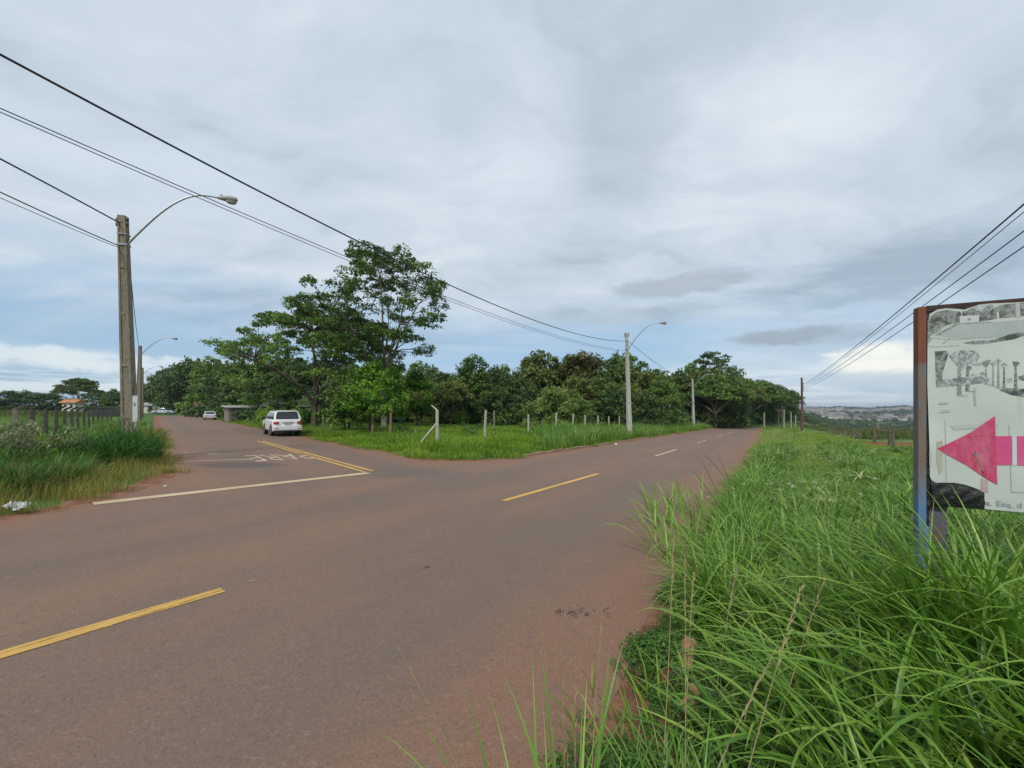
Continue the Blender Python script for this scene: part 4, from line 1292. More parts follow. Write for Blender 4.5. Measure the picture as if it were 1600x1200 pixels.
_r = random.Random(21)
for k, (x, y, L0, L1) in enumerate([(2.62, 2.35, 1.1, 1.45), (2.35, 2.15, 1.0, 1.35), (2.9, 2.45, 1.1, 1.5), (3.25, 2.7, 1.1, 1.5), (2.1, 2.9, .9, 1.2), (2.55, 3.2, .9, 1.2), (1.9, 3.6, .9, 1.15), (1.75, 1.9, .9, 1.25),
                                    (2.2, 1.5, 1.0, 1.4), (2.65, 1.75, 1.1, 1.5), (3.4, 2.1, 1.2, 1.6), (1.35, 1.75, .8, 1.1), (3.1, 4.0, .9, 1.2), (2.0, 4.9, .9, 1.15), (2.75, 5.6, .9, 1.15), (3.6, 5.2, .9, 1.2), (2.45, 6.6, .9, 1.15), (3.3, 7.4, .9, 1.2)]):
    tuft('arching_grass', x, y, 30, .30, (L0 * .8, L1), (.014, .030), (.05, .7), (.7, 2.4), M['g_lush'], None, 430 + k, _r.uniform(2.2, 3.8), azs=1.2)

for k, (x, y, n_) in enumerate([(2.52, 2.42, 46), (2.72, 2.36, 46), (2.40, 2.62, 40), (2.95, 2.52, 40), (2.62, 2.12, 36)]):
    tuft('arching_grass', x, y, n_, .20, (1.0, 1.4), (.014, .026), (.0, .38), (.5, 1.7), M['g_lush'], None, 460 + k, 2.8, azs=1.6)
for k in range(48):
    y = 3.15 + k * .135 + _r.uniform(-.1, .1); r_ = _r.uniform(.38, .75)
    tuft('edge_grass', .64 * y - 1.0 + 1.187 * r_, y, 46, .20, (.55, .92), (.010, .019), (.02, .75), (.4, 2.1), M['g_lush'], None, 480 + k, 3.0, azs=1.7)

flush_tufts()

def stalks(name, L, mat_, head=True):
    """each stalk: root (x, y), tip offset (dx, dy, height), thickness"""
    mb = MB()
    for (x, y, dx, dy, h, th, plume) in L:
        z0 = H1(x, y)
        pts = []
        for i in range(13):
            t = i / 12
            bx = .05 * math.sin(t * 3 + x * 9)
            pts.append((x + dx * t ** 1.25 + bx * .15, y + dy * t ** 1.25, z0 + h * (t - .10 * t * t * abs(dx) / max(h, .1))))
        mb.tube(pts, [th * (1 - .65 * i / 12) for i in range(13)], 5)
        if plume:
            rr = random.Random(int(x * 1000) + 5)
            for i in range(26):
                t = .66 + .34 * i / 26
                k = t * 12; a = int(min(k, 11)); fr = k - a
                p = Vector(pts[a]).lerp(Vector(pts[a + 1]), fr)
                d = (Vector(pts[a + 1]) - Vector(pts[a])).normalized()
                q = p + d * rr.uniform(.02, .05) * plume + Vector((rr.uniform(-1, 1), rr.uniform(-1, 1), rr.uniform(-.4, .2))) * .012 * plume
                mb.tube([p, p.lerp(q, .5), q], [.0008, .0022 * plume, .0005], 3)
    me = mb.mesh(name, mat_)
    a = me.attributes.new('tint', 'FLOAT', 'POINT'); a.data.foreach_set('value', np.random.default_rng(5).uniform(.2, .8, len(me.vertices)).astype(np.float32))
    return tag(mobj(name, me), kind='stuff')
stalks('dry_grass_stalks', [
    (.05, 1.28, -.55, .45, .80, 0.0033, 1.0), (.17, 1.25, .02, .22, 1.02, 0.0033, .7), (.18, 1.22, -.06, .25, .95, 0.0030, .6), (.22, 1.25, .15, .35, .98, 0.0033, .9),
    (.20, 1.27, .05, .25, .82, 0.0027, .7), (.24, 1.22, .09, .2, .76, 0.0027, .7), (.12, 1.25, -.12, .1, .62, 0.0027, .4), (.22, 1.24, -.03, .1, .66, 0.0024, .5), (.3, 1.3, .0, .1, .62, .0016, .5)], M['straw'])
stalks('bending_plume_stalks', [
    (.72, 1.9, .42, .9, .92, .003, 1.2), (.80, 1.85, .36, .8, .84, .003, 1.2), (.86, 2.0, .38, .7, .72, .0028, 1.2), (.75, 1.45, .75, .6, .95, .003, 1.3), (.62, 1.5, .60, .35, .72, .003, 1.0),
    (.95, 1.6, .95, .8, .86, .003, 1.3), (1.05, 2.1, .65, .9, .66, .0028, 1.2)], M['straw'])
def starburst(x, y, h, s, seed):
    rng = np.random.default_rng(seed)
    z0 = H1(x, y)
    v1, f1, t1 = blades(rng, np.array([[x, y, z0]]), np.array([1.0]), np.array([h]), np.array([.008]), np.array([.05]), np.array([.1]), 5, False, np.array([.2]))
    tip = v1[-2:].mean(0)
    k = 15
    v2, f2, t2 = blades(rng, np.repeat(tip[None], k, 0), rng.uniform(0, 6.28, k), rng.uniform(.75, 1.1, k) * s, np.full(k, .010), rng.uniform(.3, .9, k), rng.uniform(1.2, 2.1, k), 7, False, rng.uniform(.5, 1, k), 1.0)
    o = mobj('seed_head_stalk', np_mesh('seed head', np.vstack([v1, v2]), np.vstack([f1, f2 + len(v1)]), [M['seed']], tint=np.concatenate([t1, t2])))
    return o
_o = starburst(ux(1346) * 5.6, 5.6, .84, .30, 3); tag(_o, 'pale starburst seed head on a tall stem left of the board', 'grass stalk')
_o = starburst(ux(1295) * 5.0, 5.0, .68, .22, 4); tag(_o, 'smaller faded starburst seed head below the large one', 'grass stalk')

# ------------------------------------------------------------------ poles, lamps, cables
def arc_arm(mb, p0, d, ln, rise, r0=.036, r1=.026):
    pts = []
    for i in range(15):
        t = i / 14
        s = ln * t
        z = rise * (1.9 * t - 1.05 * t ** 2.3) / .85 if t < 1 else rise
        z = rise * math.sin(min(t * 1.12, 1.0) * math.pi / 2) ** 1.0 * (1 if t < .89 else 1.0)
        pts.append((p0[0] + d[0] * s, p0[1] + d[1] * s, p0[2] + z))
    mb.tube(pts, [r0 + (r1 - r0) * i / 14 for i in range(15)], 8)
    return pts

def lamp_pole(px_base, px_top, Y, ytop, wb, wt, mat_, label, name='street_lamp', arm=None, bands=(.35, .55, .75), cat='street lamp', group=None, hdir=None, recess=True, head='cobra', lampmat=None):
    Xb, Xt = ux(px_base) * Y, ux(px_top) * Y
    z0 = H1(Xb, Y) ; zt = EYE + (635 - ytop) / 620 * Y
    Hh = zt - z0
    root = empty(name, (Xb, Y, z0)); tag(root, label, cat, group)
    lx = Xt - Xb
    yaw = math.atan2(-Xb, Y) if False else .0
    ang = -math.atan2(Xb, Y)
    # double-T shaft: two flanges and a recessed web, in one mesh
    mb = MB()
    nseg = 8
    for k, (xo, wx, wy) in enumerate(((-.38, .24, 1.0), (.38, .24, 1.0), (0, .52, .80))):
        vs, fs = [], []
        for i in range(nseg + 1):
            t = i / nseg
            w = wb + (wt - wb) * t
            cx_ = lx * t; zz = -.5 + (Hh + .5) * t
            for sx, sy in ((-1, -1), (1, -1), (1, 1), (-1, 1)):
                p = Vector(((xo + sx * wx / 2) * w, sy * wy * w * .42, 0))
                p.rotate(Matrix.Rotation(.25, 3, 'Z'))
                vs.append((p.x + cx_, p.y, zz))
        for i in range(nseg):
            for q in range(4):
                a, b = i * 4 + q, i * 4 + (q + 1) % 4
                fs.append((a, b, b + 4, a + 4))
        fs.append((nseg * 4, nseg * 4 + 1, nseg * 4 + 2, nseg * 4 + 3))
        mb.add(vs, fs)
    # solid blocks where the web closes
    for t in bands:
        w = wb + (wt - wb) * t
        mb.box((lx * t, 0, -.5 + (Hh + .5) * t), (w * .9, w * .80, .10), .25)
    mb.box((lx, 0, Hh - .12), (wt * .98, wt * .82, .26), .25)
    bevel(mb.build('shaft', mat_, root), .012)
    if arm:
        (ay, hx, hy) = arm       # attach row, head column and row
        za = EYE + (635 - ay) / 620 * Y - z0
        t = za / Hh
        p0 = (lx * t + wt * .4, 0, za)
        dx, dy = hdir
        # head lies where the ray of its column meets the arm's bearing
        s = (ux(hx) * Y - (Xb + p0[0])) / (dx - ux(hx) * dy)
        zh = EYE + (635 - hy) / 620 * (Y + dy * s) - z0
        ab = MB(); pts = arc_arm(ab, p0, (dx, dy), s, zh - za)
        ab.build('arm', M['steel'], root, True)
        cb = MB()
        w = wb + (wt - wb) * t
        cb.box((lx * t, 0, za), (w * 1.10, w * .94, .07), .25)
        cb.build('clamp', M['steel'], root); cb = MB()
        cb.box((lx * t, 0, za + .35), (w * 1.06, w * .92, .04), .25)
        cb.build('clamp', M['steel'], root)
        e = Vector(pts[-1]); d = Vector((dx, dy, 0)).normalized()
        lm = lampmat or M['lamp_grey']
        hb = MB()
        Mx = Matrix.Translation(e) @ Vector((0, 0, 1)).rotation_difference(Vector((d.x, d.y, .10)).normalized()).to_matrix().to_4x4()
        if head == 'cobra':
            hb.lathe([(.0, -.02), (.045, 0), (.06, .08), (.085, .18), (.11, .33), (.105, .48), (.07, .60), (0, .63)], 14, Mx)
        else:
            hb.lathe([(.0, -.02), (.035, 0), (.05, .06), (.085, .16), (.09, .45), (.06, .56), (0, .58)], 10, Mx)
        hd = hb.build('lamp_head', lm, root, True)
        lb = MB(); lb.lathe([(0, -.085), (.07, -.075), (.11, -.03), (.12, .02)], 12, Matrix.Translation(e + d * .42 + Vector((0, 0, -.06))) @ Matrix.Scale(1.5, 4, d))
        lb.build('lens', M['lens'], hd, True)
        if head == 'cobra':
            pc = MB(); pc.lathe([(.035, 0), (.035, .07), (0, .08)], 8, Matrix.Translation(e + d * .12 + Vector((0, 0, .07)))); pc.build('photocell', M['lamp_grey'], hd)
    ib = MB()
    for dz in (.12, .28) if Y < 40 else (.3,):
        for sx in (-1, 1):
            ib = MB(); ib.lathe([(0, -.06), (.035, -.06), (.045, -.02), (.025, 0), (.045, .02), (.035, .06), (0, .06)], 10, Matrix.Translation((lx + sx * (wt * .5 + .06), -.02, Hh - dz)))
            ib.build('insulator', M['porc'], root, True)
    return root, z0 + Hh

lamp_pole(205, 192, 13.5, 338, .37, .235, M['conc_old'], 'old weathered leaning concrete lamp pole in the dark grass at the left corner', arm=(383, 340, 309), hdir=(.9, .43), bands=(.22, .42, .62, .80))
lamp_pole(216, 219, 44, 540, .50, .24, M['conc_old'], 'slim concrete street lamp just behind the old leaning pole', arm=(554, 268, 529), hdir=(.95, .3), head='small', group=None)
lamp_pole(221, 223, 74, 575, .50, .24, M['conc_old'], 'small distant street lamp farthest up the side road', arm=(584, 248, 573), hdir=(.95, .3), head='small')
lamp_pole(984, 979, 34, 520, .40, .20, M['conc'], 'tall whitish concrete street lamp on the grass beside the main road', arm=(546, 1030, 505), hdir=(.95, -.3), bands=(.2, .38, .56, .72), head='small')
lamp_pole(1084, 1082, 70, 592, .44, .22, M['conc'], 'second whitish street lamp farther along the main road', arm=(606, 1110, 585), hdir=(.95, -.3), head='small')
lamp_pole(1119, 1118, 92, 625, .5, .3, M['conc'], 'grey pole under the trees where the main road bends', name='concrete_pole', cat='utility pole')
# timber pole on the right
def timber_pole(px, Y, ytop, r, label, m='redwood'):
    X = ux(px) * Y; z0 = H1(X, Y); h = EYE + (635 - ytop) / 620 * Y - z0
    root = empty('timber_utility_pole', (X, Y, z0)); tag(root, label, 'utility pole')
    mb = MB(); mb.tube([(0, 0, -.4), (.02, 0, h * .5), (-.04, 0, h)], [r, r * .85, r * .7], 12); mb.build('pole', M[m], root, True)
    for k in range(4):
        ib = MB(); ib.lathe([(0, -.10), (.06, -.1), (.08, -.03), (.05, 0), (.08, .03), (.05, .1), (0, .1)], 10, Matrix.Translation((.20, -.05, h - .95 - .34 * k)))
        ib.box((.10, -.03, h - .95 - .34 * k), (.2, .05, .06)); ib.build('insulator', M['porc'], root, True)
    return root
timber_pole(1253, 62, 590, .19, 'dark reddish timber pole carrying four cables in the meadow')

def wire(label, P, r, name='power_cable', n=40, ext=0.0):
    """P: three world points; cable is the parabola through them, in the vertical plane of the span"""
    P = [Vector(p) for p in P]
    s = [0, (P[1] - P[0]).xy.length, (P[2] - P[0]).xy.length]
    c = np.polyfit(s, [p.z for p in P], 2)
    d = (P[2] - P[0]).xy / s[2]
    pts = []
    for i in range(n + 1):
        q = -ext + (s[2] + ext) * i / n
        pts.append((P[0].x + d.x * q, P[0].y + d.y * q, np.polyval(c, q)))
    mb = MB(); mb.tube(pts, r, 6)
    o = mb.build(name, M['black'], None, True)
    tag(o, label, 'cable'); return o
def onray(px, py, Y): return (ux(px) * Y, Y, EYE + (635 - py) / 620 * Y)
MP = onray(981, 533, 34)
def on_span(px, py, A, slope=.608):
    """point above the line through A with dx/dy = slope that is seen at (px, py)"""
    Y = (A[0] - slope * A[1]) / (ux(px) - slope)
    return onray(px, py, Y)
wire('thick black cable dropping across the sky to the tall white pole', [MP, on_span(600, 397, MP), on_span(0, 85, MP)][::-1], .018, ext=7)
MP2 = onray(981, 548, 34)
wire('thin upper cable of the pair passing behind the old pole lamp', [MP2, on_span(500, 384, MP2), on_span(0, 169, MP2)][::-1], .008, ext=7)
MP3 = onray(981, 549, 34)
wire('thin lower cable of the pair passing behind the old pole lamp', [MP3, on_span(500, 389, MP3), on_span(0, 175, MP3)][::-1], .007, ext=7)
LP = onray(190, 350, 13.5)
wire('upper black cable running left from the top of the old pole', [onray(0, 248, 10.2), onray(95, 301, 11.7), LP], .022, ext=9)
LP2 = onray(190, 386, 13.5)
wire('black cable running left from the lamp arm clamp of the old pole', [onray(0, 300, 10.2), onray(95, 346, 11.7), LP2], .016, ext=9)
LP3 = onray(190, 389, 13.5)
wire('thin lowest cable running left from the old pole', [onray(0, 309, 10.2), onray(95, 352, 11.7), LP3], .009, ext=9)
wire('cable from the old pole down to the slim lamp behind it', [onray(197, 352, 13.5), onray(208, 475, 22), onray(218, 543, 44)], .016)
wire('cable between the two small lamps of the side road', [onray(218, 543, 44), onray(220, 568, 58), onray(223, 578, 74)], .016)
wire('cable from the tall white pole to the second main road lamp', [MP, onray(1040, 578, 49), onray(1082, 597, 70)], .018)
RP = [onray(1257, 600 + 2.6 * k, 62) for k in range(4)]
for k, (yr, ym, lb, rd) in enumerate([(319, 464, 'topmost cable', .020), (331, 471, 'second cable from the top', .010), (361, 487, 'third cable from the top', .014), (385, 501, 'lowest cable', .014)]):
    A = RP[k]
    wire(lb + ' of four fanning out from the timber pole over the board', [on_span(1600, yr, A, .64), on_span(1430, ym, A, .64), A], rd, ext=12)

# ------------------------------------------------------------------ fences
def bent_post(name, x, y, h, w, mat_, label, bend=(0.3, .25, .35), group=None, rz=0.0, brace=None, lean=(0, 0), cat='fence post'):
    z0 = H1(x, y)
    mb = MB()
    pts = [(0, 0, -.4), (lean[0] * .5, lean[1] * .5, h * .5), (lean[0], lean[1], h)]
    prof = []
    if bend: pts.append((lean[0] + bend[0], lean[1] + bend[1], h + bend[2]))
    vs, fs = [], []
    n = len(pts)
    for i, p in enumerate(pts):
        ww = w * (1 - .18 * i / max(n - 1, 1))
        for sx, sy in ((-1, -1), (1, -1), (1, 1), (-1, 1)):
            q = Vector((sx * ww / 2, sy * ww / 2, 0)); q.rotate(Matrix.Rotation(rz, 3, 'Z'))
            vs.append((p[0] + q.x, p[1] + q.y, p[2] + (sx * -.02 if i >= 2 and bend else 0)))
    for i in range(n - 1):
        for q in range(4):
            a, b = i * 4 + q, i * 4 + (q + 1) % 4
            fs.append((a, b, b + 4, a + 4))
    fs.append(tuple((n - 1) * 4 + q for q in range(4)))
    mb.add(vs, fs)
    root = None
    if brace:
        root = empty(name, (x, y, z0)); tag(root, label, cat, group)
        bevel(mb.build('shaft', mat_, root), .012)
        b2 = MB(); b2.tube([(0, -.03, h * .62), (brace[0], brace[1], -.1)], [w * .38, w * .38], 4); b2.build('brace', mat_, root)
        return root
    o = mb.build(name, mat_); o.location = (x, y, z0); bevel(o, .012)
    return tag(o, label, cat, group)

rg = random.Random(3)
ordn = ['first', 'second', 'third', 'fourth', 'fifth', 'sixth', 'seventh', 'eighth', 'ninth', 'tenth', 'eleventh', 'twelfth', 'thirteenth', 'fourteenth']
# left pasture fence
for i, px in enumerate([25, 50, 72, 88, 101, 113, 122, 131, 139, 146, 153, 160, 167, 174]):
    Y = 4.5 / (-ux(px) - .9); X = ux(px) * Y
    zt = EYE + (635 - 640) / 620 * Y
    h = zt - H1(X, Y)
    bent_post('concrete_fence_post', X, Y, h, .125, M['post_dark'] if i else M['conc_old'], ordn[i] + ' dark mossy post with bent tip from the left of the pasture fence' if i else 'nearest mossy brown post with bent tip at the left end of the pasture fence',
              (.27, .10, .15), 'posts of the pasture fence on the left', rz=.8, lean=(rg.uniform(-.04, .04), 0))
# bent white corner post and the line along the main road
def lot_Y(px): return 17.0 / (.64 - ux(px))
for i, (px, yt, hh) in enumerate([(683, 641, 0), (757, 642, 0), (826, 648, 0), (868, 645, 0), (894, 648, 0), (914, 649, 0), (934, 650, 0), (951, 651, 0), (968, 651, 0), (1015, 650, 0), (1031, 652, 0), (1042, 652, 0), (1052, 653, 0)]):
    Y = lot_Y(px); X = ux(px) * Y
    h = EYE + (635 - yt) / 620 * Y - H1(X, Y)
    if i == 0:
        bent_post('concrete_fence_post', X, Y, h, .16, M['post_white'], 'whitish corner post with bent tip and diagonal brace in the lot grass', (-.30, .05, .26), 'posts of the lot fence', brace=(-.95, -.2), rz=.3)
    else:
        bent_post('concrete_fence_post', X, Y, h, .125, M['post_white'] if i != 9 else M['wood_tan'],
                  ordn[i] + ' plain whitish post along the main road counted from the bent corner post', (.05, 0, .03), 'posts of the lot fence', rz=.5, lean=(rg.uniform(.0, .12) if i in (1, 3, 4) else rg.uniform(-.04, .05), 0))
bent_post('concrete_fence_post', *at(772, 37), 1.95, .16, M['conc_old'], 'lone post inside the lot halfway back to the wood', None)
bent_post('concrete_fence_post', *at(855, 46), 1.9, .16, M['post_white'], 'small white post inside the lot close to the wood', None)
# timber posts along the side road
for i, (px, yt, lab) in enumerate([(610, 640, 'tan timber post hard against the nearest young tree trunk'), (582, 642, 'thin tan timber post between the two young trees'), (538, 637, 'tan timber post alone before the dark undergrowth'),
                                   (519, 638, 'dull brown timber post right of the spreading tree'), (505, 639, 'brown timber post beside the spreading tree trunk'), (491, 640, 'brown timber post half hidden by the spreading tree trunk')]):
    Y = 14.55 / (ux(px) * -1 + -.0 - 0) if False else 14.55 / (.9 + ux(px))
    X = ux(px) * Y; h = EYE + (635 - yt) / 620 * Y - H1(X, Y)
    mb = MB(); mb.tube([(0, 0, -.3), (.02, 0, h * .5), (rg.uniform(-.05, .05), 0, h)], [.085, .08, .07], 8)
    o = mb.build('timber_fence_post', M['wood_tan'], None, True); o.location = (X, Y, H1(X, Y)); tag(o, lab, 'fence post', 'timber posts along the side road')
# rough timber fence on the right
RF = [(1296, 668, 0, .10), (1301, 670, .1, .07), (1306, 669, -.1, .09), (1312, 668, .3, .09), (1321, 667, .25, .12), (1333, 667, .05, .11), (1338, 669, .1, .09), (1345, 677, .25, .09), (1367, 670, .05, .10), (1391, 672, 0, .12), (1396, 669, .05, .08)]
RL = ['grey timber post farthest down the meadow fence', 'thin timber post next to the farthest one', 'grey post third from the far end of the meadow fence', 'dark timber post leaning towards the meadow', 'thick pale timber post leaning beside the dark leaning one',
      'broad grey post upright after the two leaning ones', 'slender grey post paired with the broad upright one', 'short broken stump post at the edge of the red soil', 'crooked branch-like post before the red soil', 'dark split post carrying the fallen rail', 'pale slim post behind the dark split post']
for (px, yt, ln, r), lab in zip(RF, RL):
    Y = 8.1 / (ux(px) - .65); X = ux(px) * Y; h = EYE + (635 - yt) / 620 * Y - H1(X, Y)
    mb = MB(); mb.tube([(0, 0, -.3), (-ln * .4, 0, h * .4), (-ln * .8, .02, h * .8), (-ln, 0, h)], [r * 1.1, r, r * .95, r * .8], 7)
    o = mb.build('rough_timber_post', M['wood'], None, False); o.location = (X, Y, H1(X, Y)); tag(o, lab, 'fence post', 'rough timber posts of the meadow fence')
a_, b_ = Vector(onray(1373, 671, 28.5)), Vector(onray(1391, 674, 26.6))
mb = MB(); mb.tube([Vector(onray(1370, 661, 29.5)), a_, a_.lerp(b_, .5) + Vector((0, 0, -.03)), b_], [.03, .05, .05, .045], 6)
tag(mb.build('fallen_rail', M['wood_tan'], None, True), 'bent pale branch laid as a rail on the dark split post', 'rail')
# posts in the far right verge
for px, Y, yt, lab in [(1225, 84, 640, 'pale post left of the reddish timber pole, larger one'), (1236, 92, 644, 'pale post between the larger pale post and the timber pole'), (1222, 80, 634, 'thin grey post with a twig top left of the timber pole'), (1243, 100, 648, 'small pale post nearest the timber pole')]:
    bent_post('verge_post', *at(px, Y), EYE + (635 - yt) / 620 * Y - H1(*at(px, Y)), .17, M['post_white'] if 'pale' in lab else M['wood'], lab, None, 'pale posts by the timber pole')
for px, Y, yt, lab in [(1155, 104, 642, 'white post in the shade left of the road end'), (1194, 106, 645, 'white post under the umbrella trees right of the road end'), (1130, 96, 655, 'short white post by the grey pole under the trees')]:
    bent_post('roadside_post', *at(px, Y), EYE + (635 - yt) / 620 * Y - H1(*at(px, Y)), .30, M['post_white'], lab, None, 'white posts at the road end')

# ------------------------------------------------------------------ small sign at the old pole
sx, sy = at(212.5, 13.0)
sz = H1(sx, sy)
root = empty('pole_side_sign', (sx, sy, sz)); tag(root, 'narrow white sign plate on a cream pipe against the old pole', 'sign')
mb = MB(); mb.tube([(0, 0, -.3), (0, 0, 2.15)], .045, 10)
mb.build('pipe', simple('cream painted pipe', (.58, .55, .36), .5, var=.1), root, True)
mb = MB(); mb.box((.02, -.055, 1.72), (.155, .012, .86), 0.1)
bevel(mb.build('plate', simple('dull white plate', (.55, .57, .56), .5, var=.08), root), .004)
mb = MB(); mb.box((-.075, -.03, 1.85), (.03, .05, 1.1), 0.1); mb.build('backing', M['post_dark'], root)
_prt = simple('grey faded print', (.26, .28, .29), .6, var=.2)
mb = MB(); mb.box((.015, -.0632, 1.86), (.05, .002, .13), .1); mb.build('faded_mark', _prt, root)

# ------------------------------------------------------------------ vehicles
def car_paint(name, c):
    m, g, out = new_mat(name)
    p = g.n('ShaderNodeBsdfPrincipled', None, Base_Color=c, Roughness=.28)
    tc = g.n('ShaderNodeTexCoord').outputs['Object']
    sep = g.n('ShaderNodeSeparateXYZ', None, Vector=tc)
    dn = g.noise(tc, 3.0, 5, .6)
    dirt = g.m('MULTIPLY', g.m('SUBTRACT', 1.0, g.ss(g.m('ADD', sep.outputs[2], g.m('MULTIPLY', dn, .3)), .4, .95)), .5)
    g.set(p.inputs['Base Color'], g.mix(dirt, c, (.33, .22, .15)))
    g.set(p.inputs['Roughness'], g.m('ADD', .26, g.m('MULTIPLY', dirt, .6)))
    p.inputs['Coat Weight'].default_value = .5
    g.nt.links.new(p.outputs[0], out.inputs[0]); return m
M['glass'] = simple('tinted car glass', (.012, .016, .022), .06, var=0, spec=.7)
M['tyre'] = simple('tyre rubber', (.018, .017, .016), .85, var=.2)
M['rim'] = simple('alloy rim', (.42, .43, .44), .35, metal=.7, var=.1)
M['plastic'] = simple('black plastic', (.022, .022, .024), .55, var=.1)
M['redlens'] = simple('red lamp lens', (.42, .03, .03), .18, var=.05)
M['clearlens'] = simple('clear lamp lens', (.55, .50, .50), .12, var=.05)
M['chrome'] = simple('chrome', (.6, .6, .6), .12, metal=1.0, var=0)
M['plate'] = simple('number plate', (.42, .44, .47), .4, var=.05)

def make_car(name, label, x, y, heading, paint, Lh=2.35, W=1.84, Hr=1.75, belt=1.14, sill=.42, hood=1.08, gh_=(-2.25, 1.05, -2.02, .18), deck=None, wb=1.375, wr=.385, rails=True, suv=True, under=.34):
    """length along +y (front). gh_: greenhouse base rear, base front, roof rear, roof front"""
    root = empty(name, (x, y, H1(x, y) if abs(off(np.array([x]), np.array([y]))[0]) > 9 else float(gh(x, y, False)) + .008), math.atan2(heading[1], heading[0]) - math.pi / 2)
    tag(root, label, 'car')
    st = np.linspace(-Lh, Lh, 61)
    rb, fb, rr_, fr = gh_
    def belt_z(s):
        if s > fb: t = (s - fb) / (Lh - fb); return belt + (hood - belt) * min(t * 2.2, 1) - .22 * max(0, t - .55) ** 1.5 * 2
        if s < rb: 
            t = (rb - s) / max(Lh + rb, 1e-3); return (deck or belt) - .03 * t
        return belt
    def half_w(s, lv):
        t = abs(s) / Lh
        k = 1 - .16 * max(0, (t - .80) / .20) ** 2.2 - .03 * t
        return W / 2 * k * (1.0, 1.0, .985, .93)[lv]
    def bot(s):
        z = under
        for yw in (-wb, wb):
            d = abs(s - yw); Ra = wr + .085
            if d < Ra: z = max(z, wr + math.sqrt(Ra * Ra - d * d) * .98)
        if s < -wb - .5: z = max(z, under + .10 * min(1, (-wb - .5 - s) / .4))
        if s > wb + .5: z = max(z, under - .05 + .10 * (s - wb - .5))
        return z
    vs, fs = [], []
    rowsn = 8
    for s in st:
        b = bot(s); bz = belt_z(s)
        end = max(0, (abs(s) / Lh - .97) / .03)
        mid = b + (bz - b) * .5
        hw = [half_w(s, 0) * .97, half_w(s, 1) * 1.0, half_w(s, 2), half_w(s, 3) * (.96 if s > fb else 1)]
        zz = [b, max(mid, b + .02), bz - .05, bz]
        for sg in (-1, 1):
            for w_, z_ in (zip(hw, zz) if sg < 0 else zip(hw[::-1], zz[::-1])):
                vs.append((sg * w_, s, z_ + (.03 * (1 - abs(0)) if False else 0)))
    for i in range(len(st) - 1):
        for k in range(rowsn - 1):
            a = i * rowsn + k
            fs.append((a, a + 1, a + rowsn + 1, a + rowsn))
    n0 = (len(st) - 1) * rowsn
    fs.append(tuple(range(rowsn))[::-1]); fs.append(tuple(n0 + k for k in range(rowsn)))
    mb = MB(); mb.add(vs, [q[::-1] for q in fs])
    # rear bumper and front bumper volumes
    mb.box((0, -Lh - .03, under + .24), (W * .93, .20, .30)); mb.box((0, Lh + .0, under + .20), (W * .86, .16, .34))
    body = mb.build('body', paint, root, True); bevel(body, .02, 2)
    # greenhouse
    wb_, wt_ = W / 2 * .93, W / 2 * .74
    zb = belt - .01; zt = Hr
    C = {'br': (wb_ * .95, rb, zb if not deck else max(deck - .01, zb)), 'bf': (wb_, fb, zb), 'tr': (wt_, rr_, zt - .03), 'tf': (wt_ * .97, fr, zt - .02)}
    g = MB()
    def gside(sg, a, b, lo, hi, out=0.0):
        """point on the greenhouse side: a 0 rear..1 front, b 0 belt..1 roof"""
        p = [Vector((sg * q[0], q[1], q[2])) for q in (C['br'], C['bf'], C['tf'], C['tr'])]
        lo_ = p[0].lerp(p[1], a); hi_ = p[3].lerp(p[2], a)
        q = lo_.lerp(hi_, b); q.x += sg * (.04 * math.sin(b * math.pi) * 1.0 + out)
        return q
    NA, NB_ = 10, 5
    for sg in (-1, 1):
        vs = [gside(sg, i / NA, j / NB_, 0, 1) for j in range(NB_ + 1) for i in range(NA + 1)]
        fs = [(j * (NA + 1) + i, j * (NA + 1) + i + 1, (j + 1) * (NA + 1) + i + 1, (j + 1) * (NA + 1) + i) for j in range(NB_) for i in range(NA)]
        g.add(vs, fs if sg > 0 else [q[::-1] for q in fs])
    def gend(a, out=0.0, lo=0, hi=1, sx=1.0, n=6):
        rows = []
        for j in range(n + 1):
            b = lo + (hi - lo) * j / n
            l, r = gside(-1, a, b, 0, 1), gside(1, a, b, 0, 1)
            for i in range(n + 1):
                t = (i / n - .5) * sx + .5
                q = l.lerp(r, t); bulge = .07 * (1 - (2 * t - 1) ** 2)
                q.y += (bulge + out) * (1 if a > .5 else -1)
                rows.append(q)
        return rows, [(j * (n + 1) + i, j * (n + 1) + i + 1, (j + 1) * (n + 1) + i + 1, (j + 1) * (n + 1) + i) for j in range(n) for i in range(n)]
    for a in (0.0, 1.0):
        v_, f_ = gend(a); g.add(v_, f_ if a == 0 else [q[::-1] for q in f_])
    # roof
    vs, fs = [], []
    for j in range(9):
        for i in range(9):
            a, t = j / 8, i / 8
            l, r = gside(-1, a, 1, 0, 1), gside(1, a, 1, 0, 1)
            q = l.lerp(r, t); q.z += .05 * (1 - (2 * t - 1) ** 4) * min(1, min(a, 1 - a) * 4 + .25)
            q.y += .07 * (1 - (2 * t - 1) ** 2) * (1 if a > .5 else -1) * abs(2 * a - 1) ** 4
            vs.append(q)
    for j in range(8):
        for i in range(8): fs.append((j * 9 + i, j * 9 + i + 1, (j + 1) * 9 + i + 1, (j + 1) * 9 + i))
    g.add(vs, fs)
    g.build('cabin', paint, root, True)
    # glass
    wins = [(.05, .30), (.335, .60), (.64, .93)] if suv else [(.10, .46), (.50, .90)]
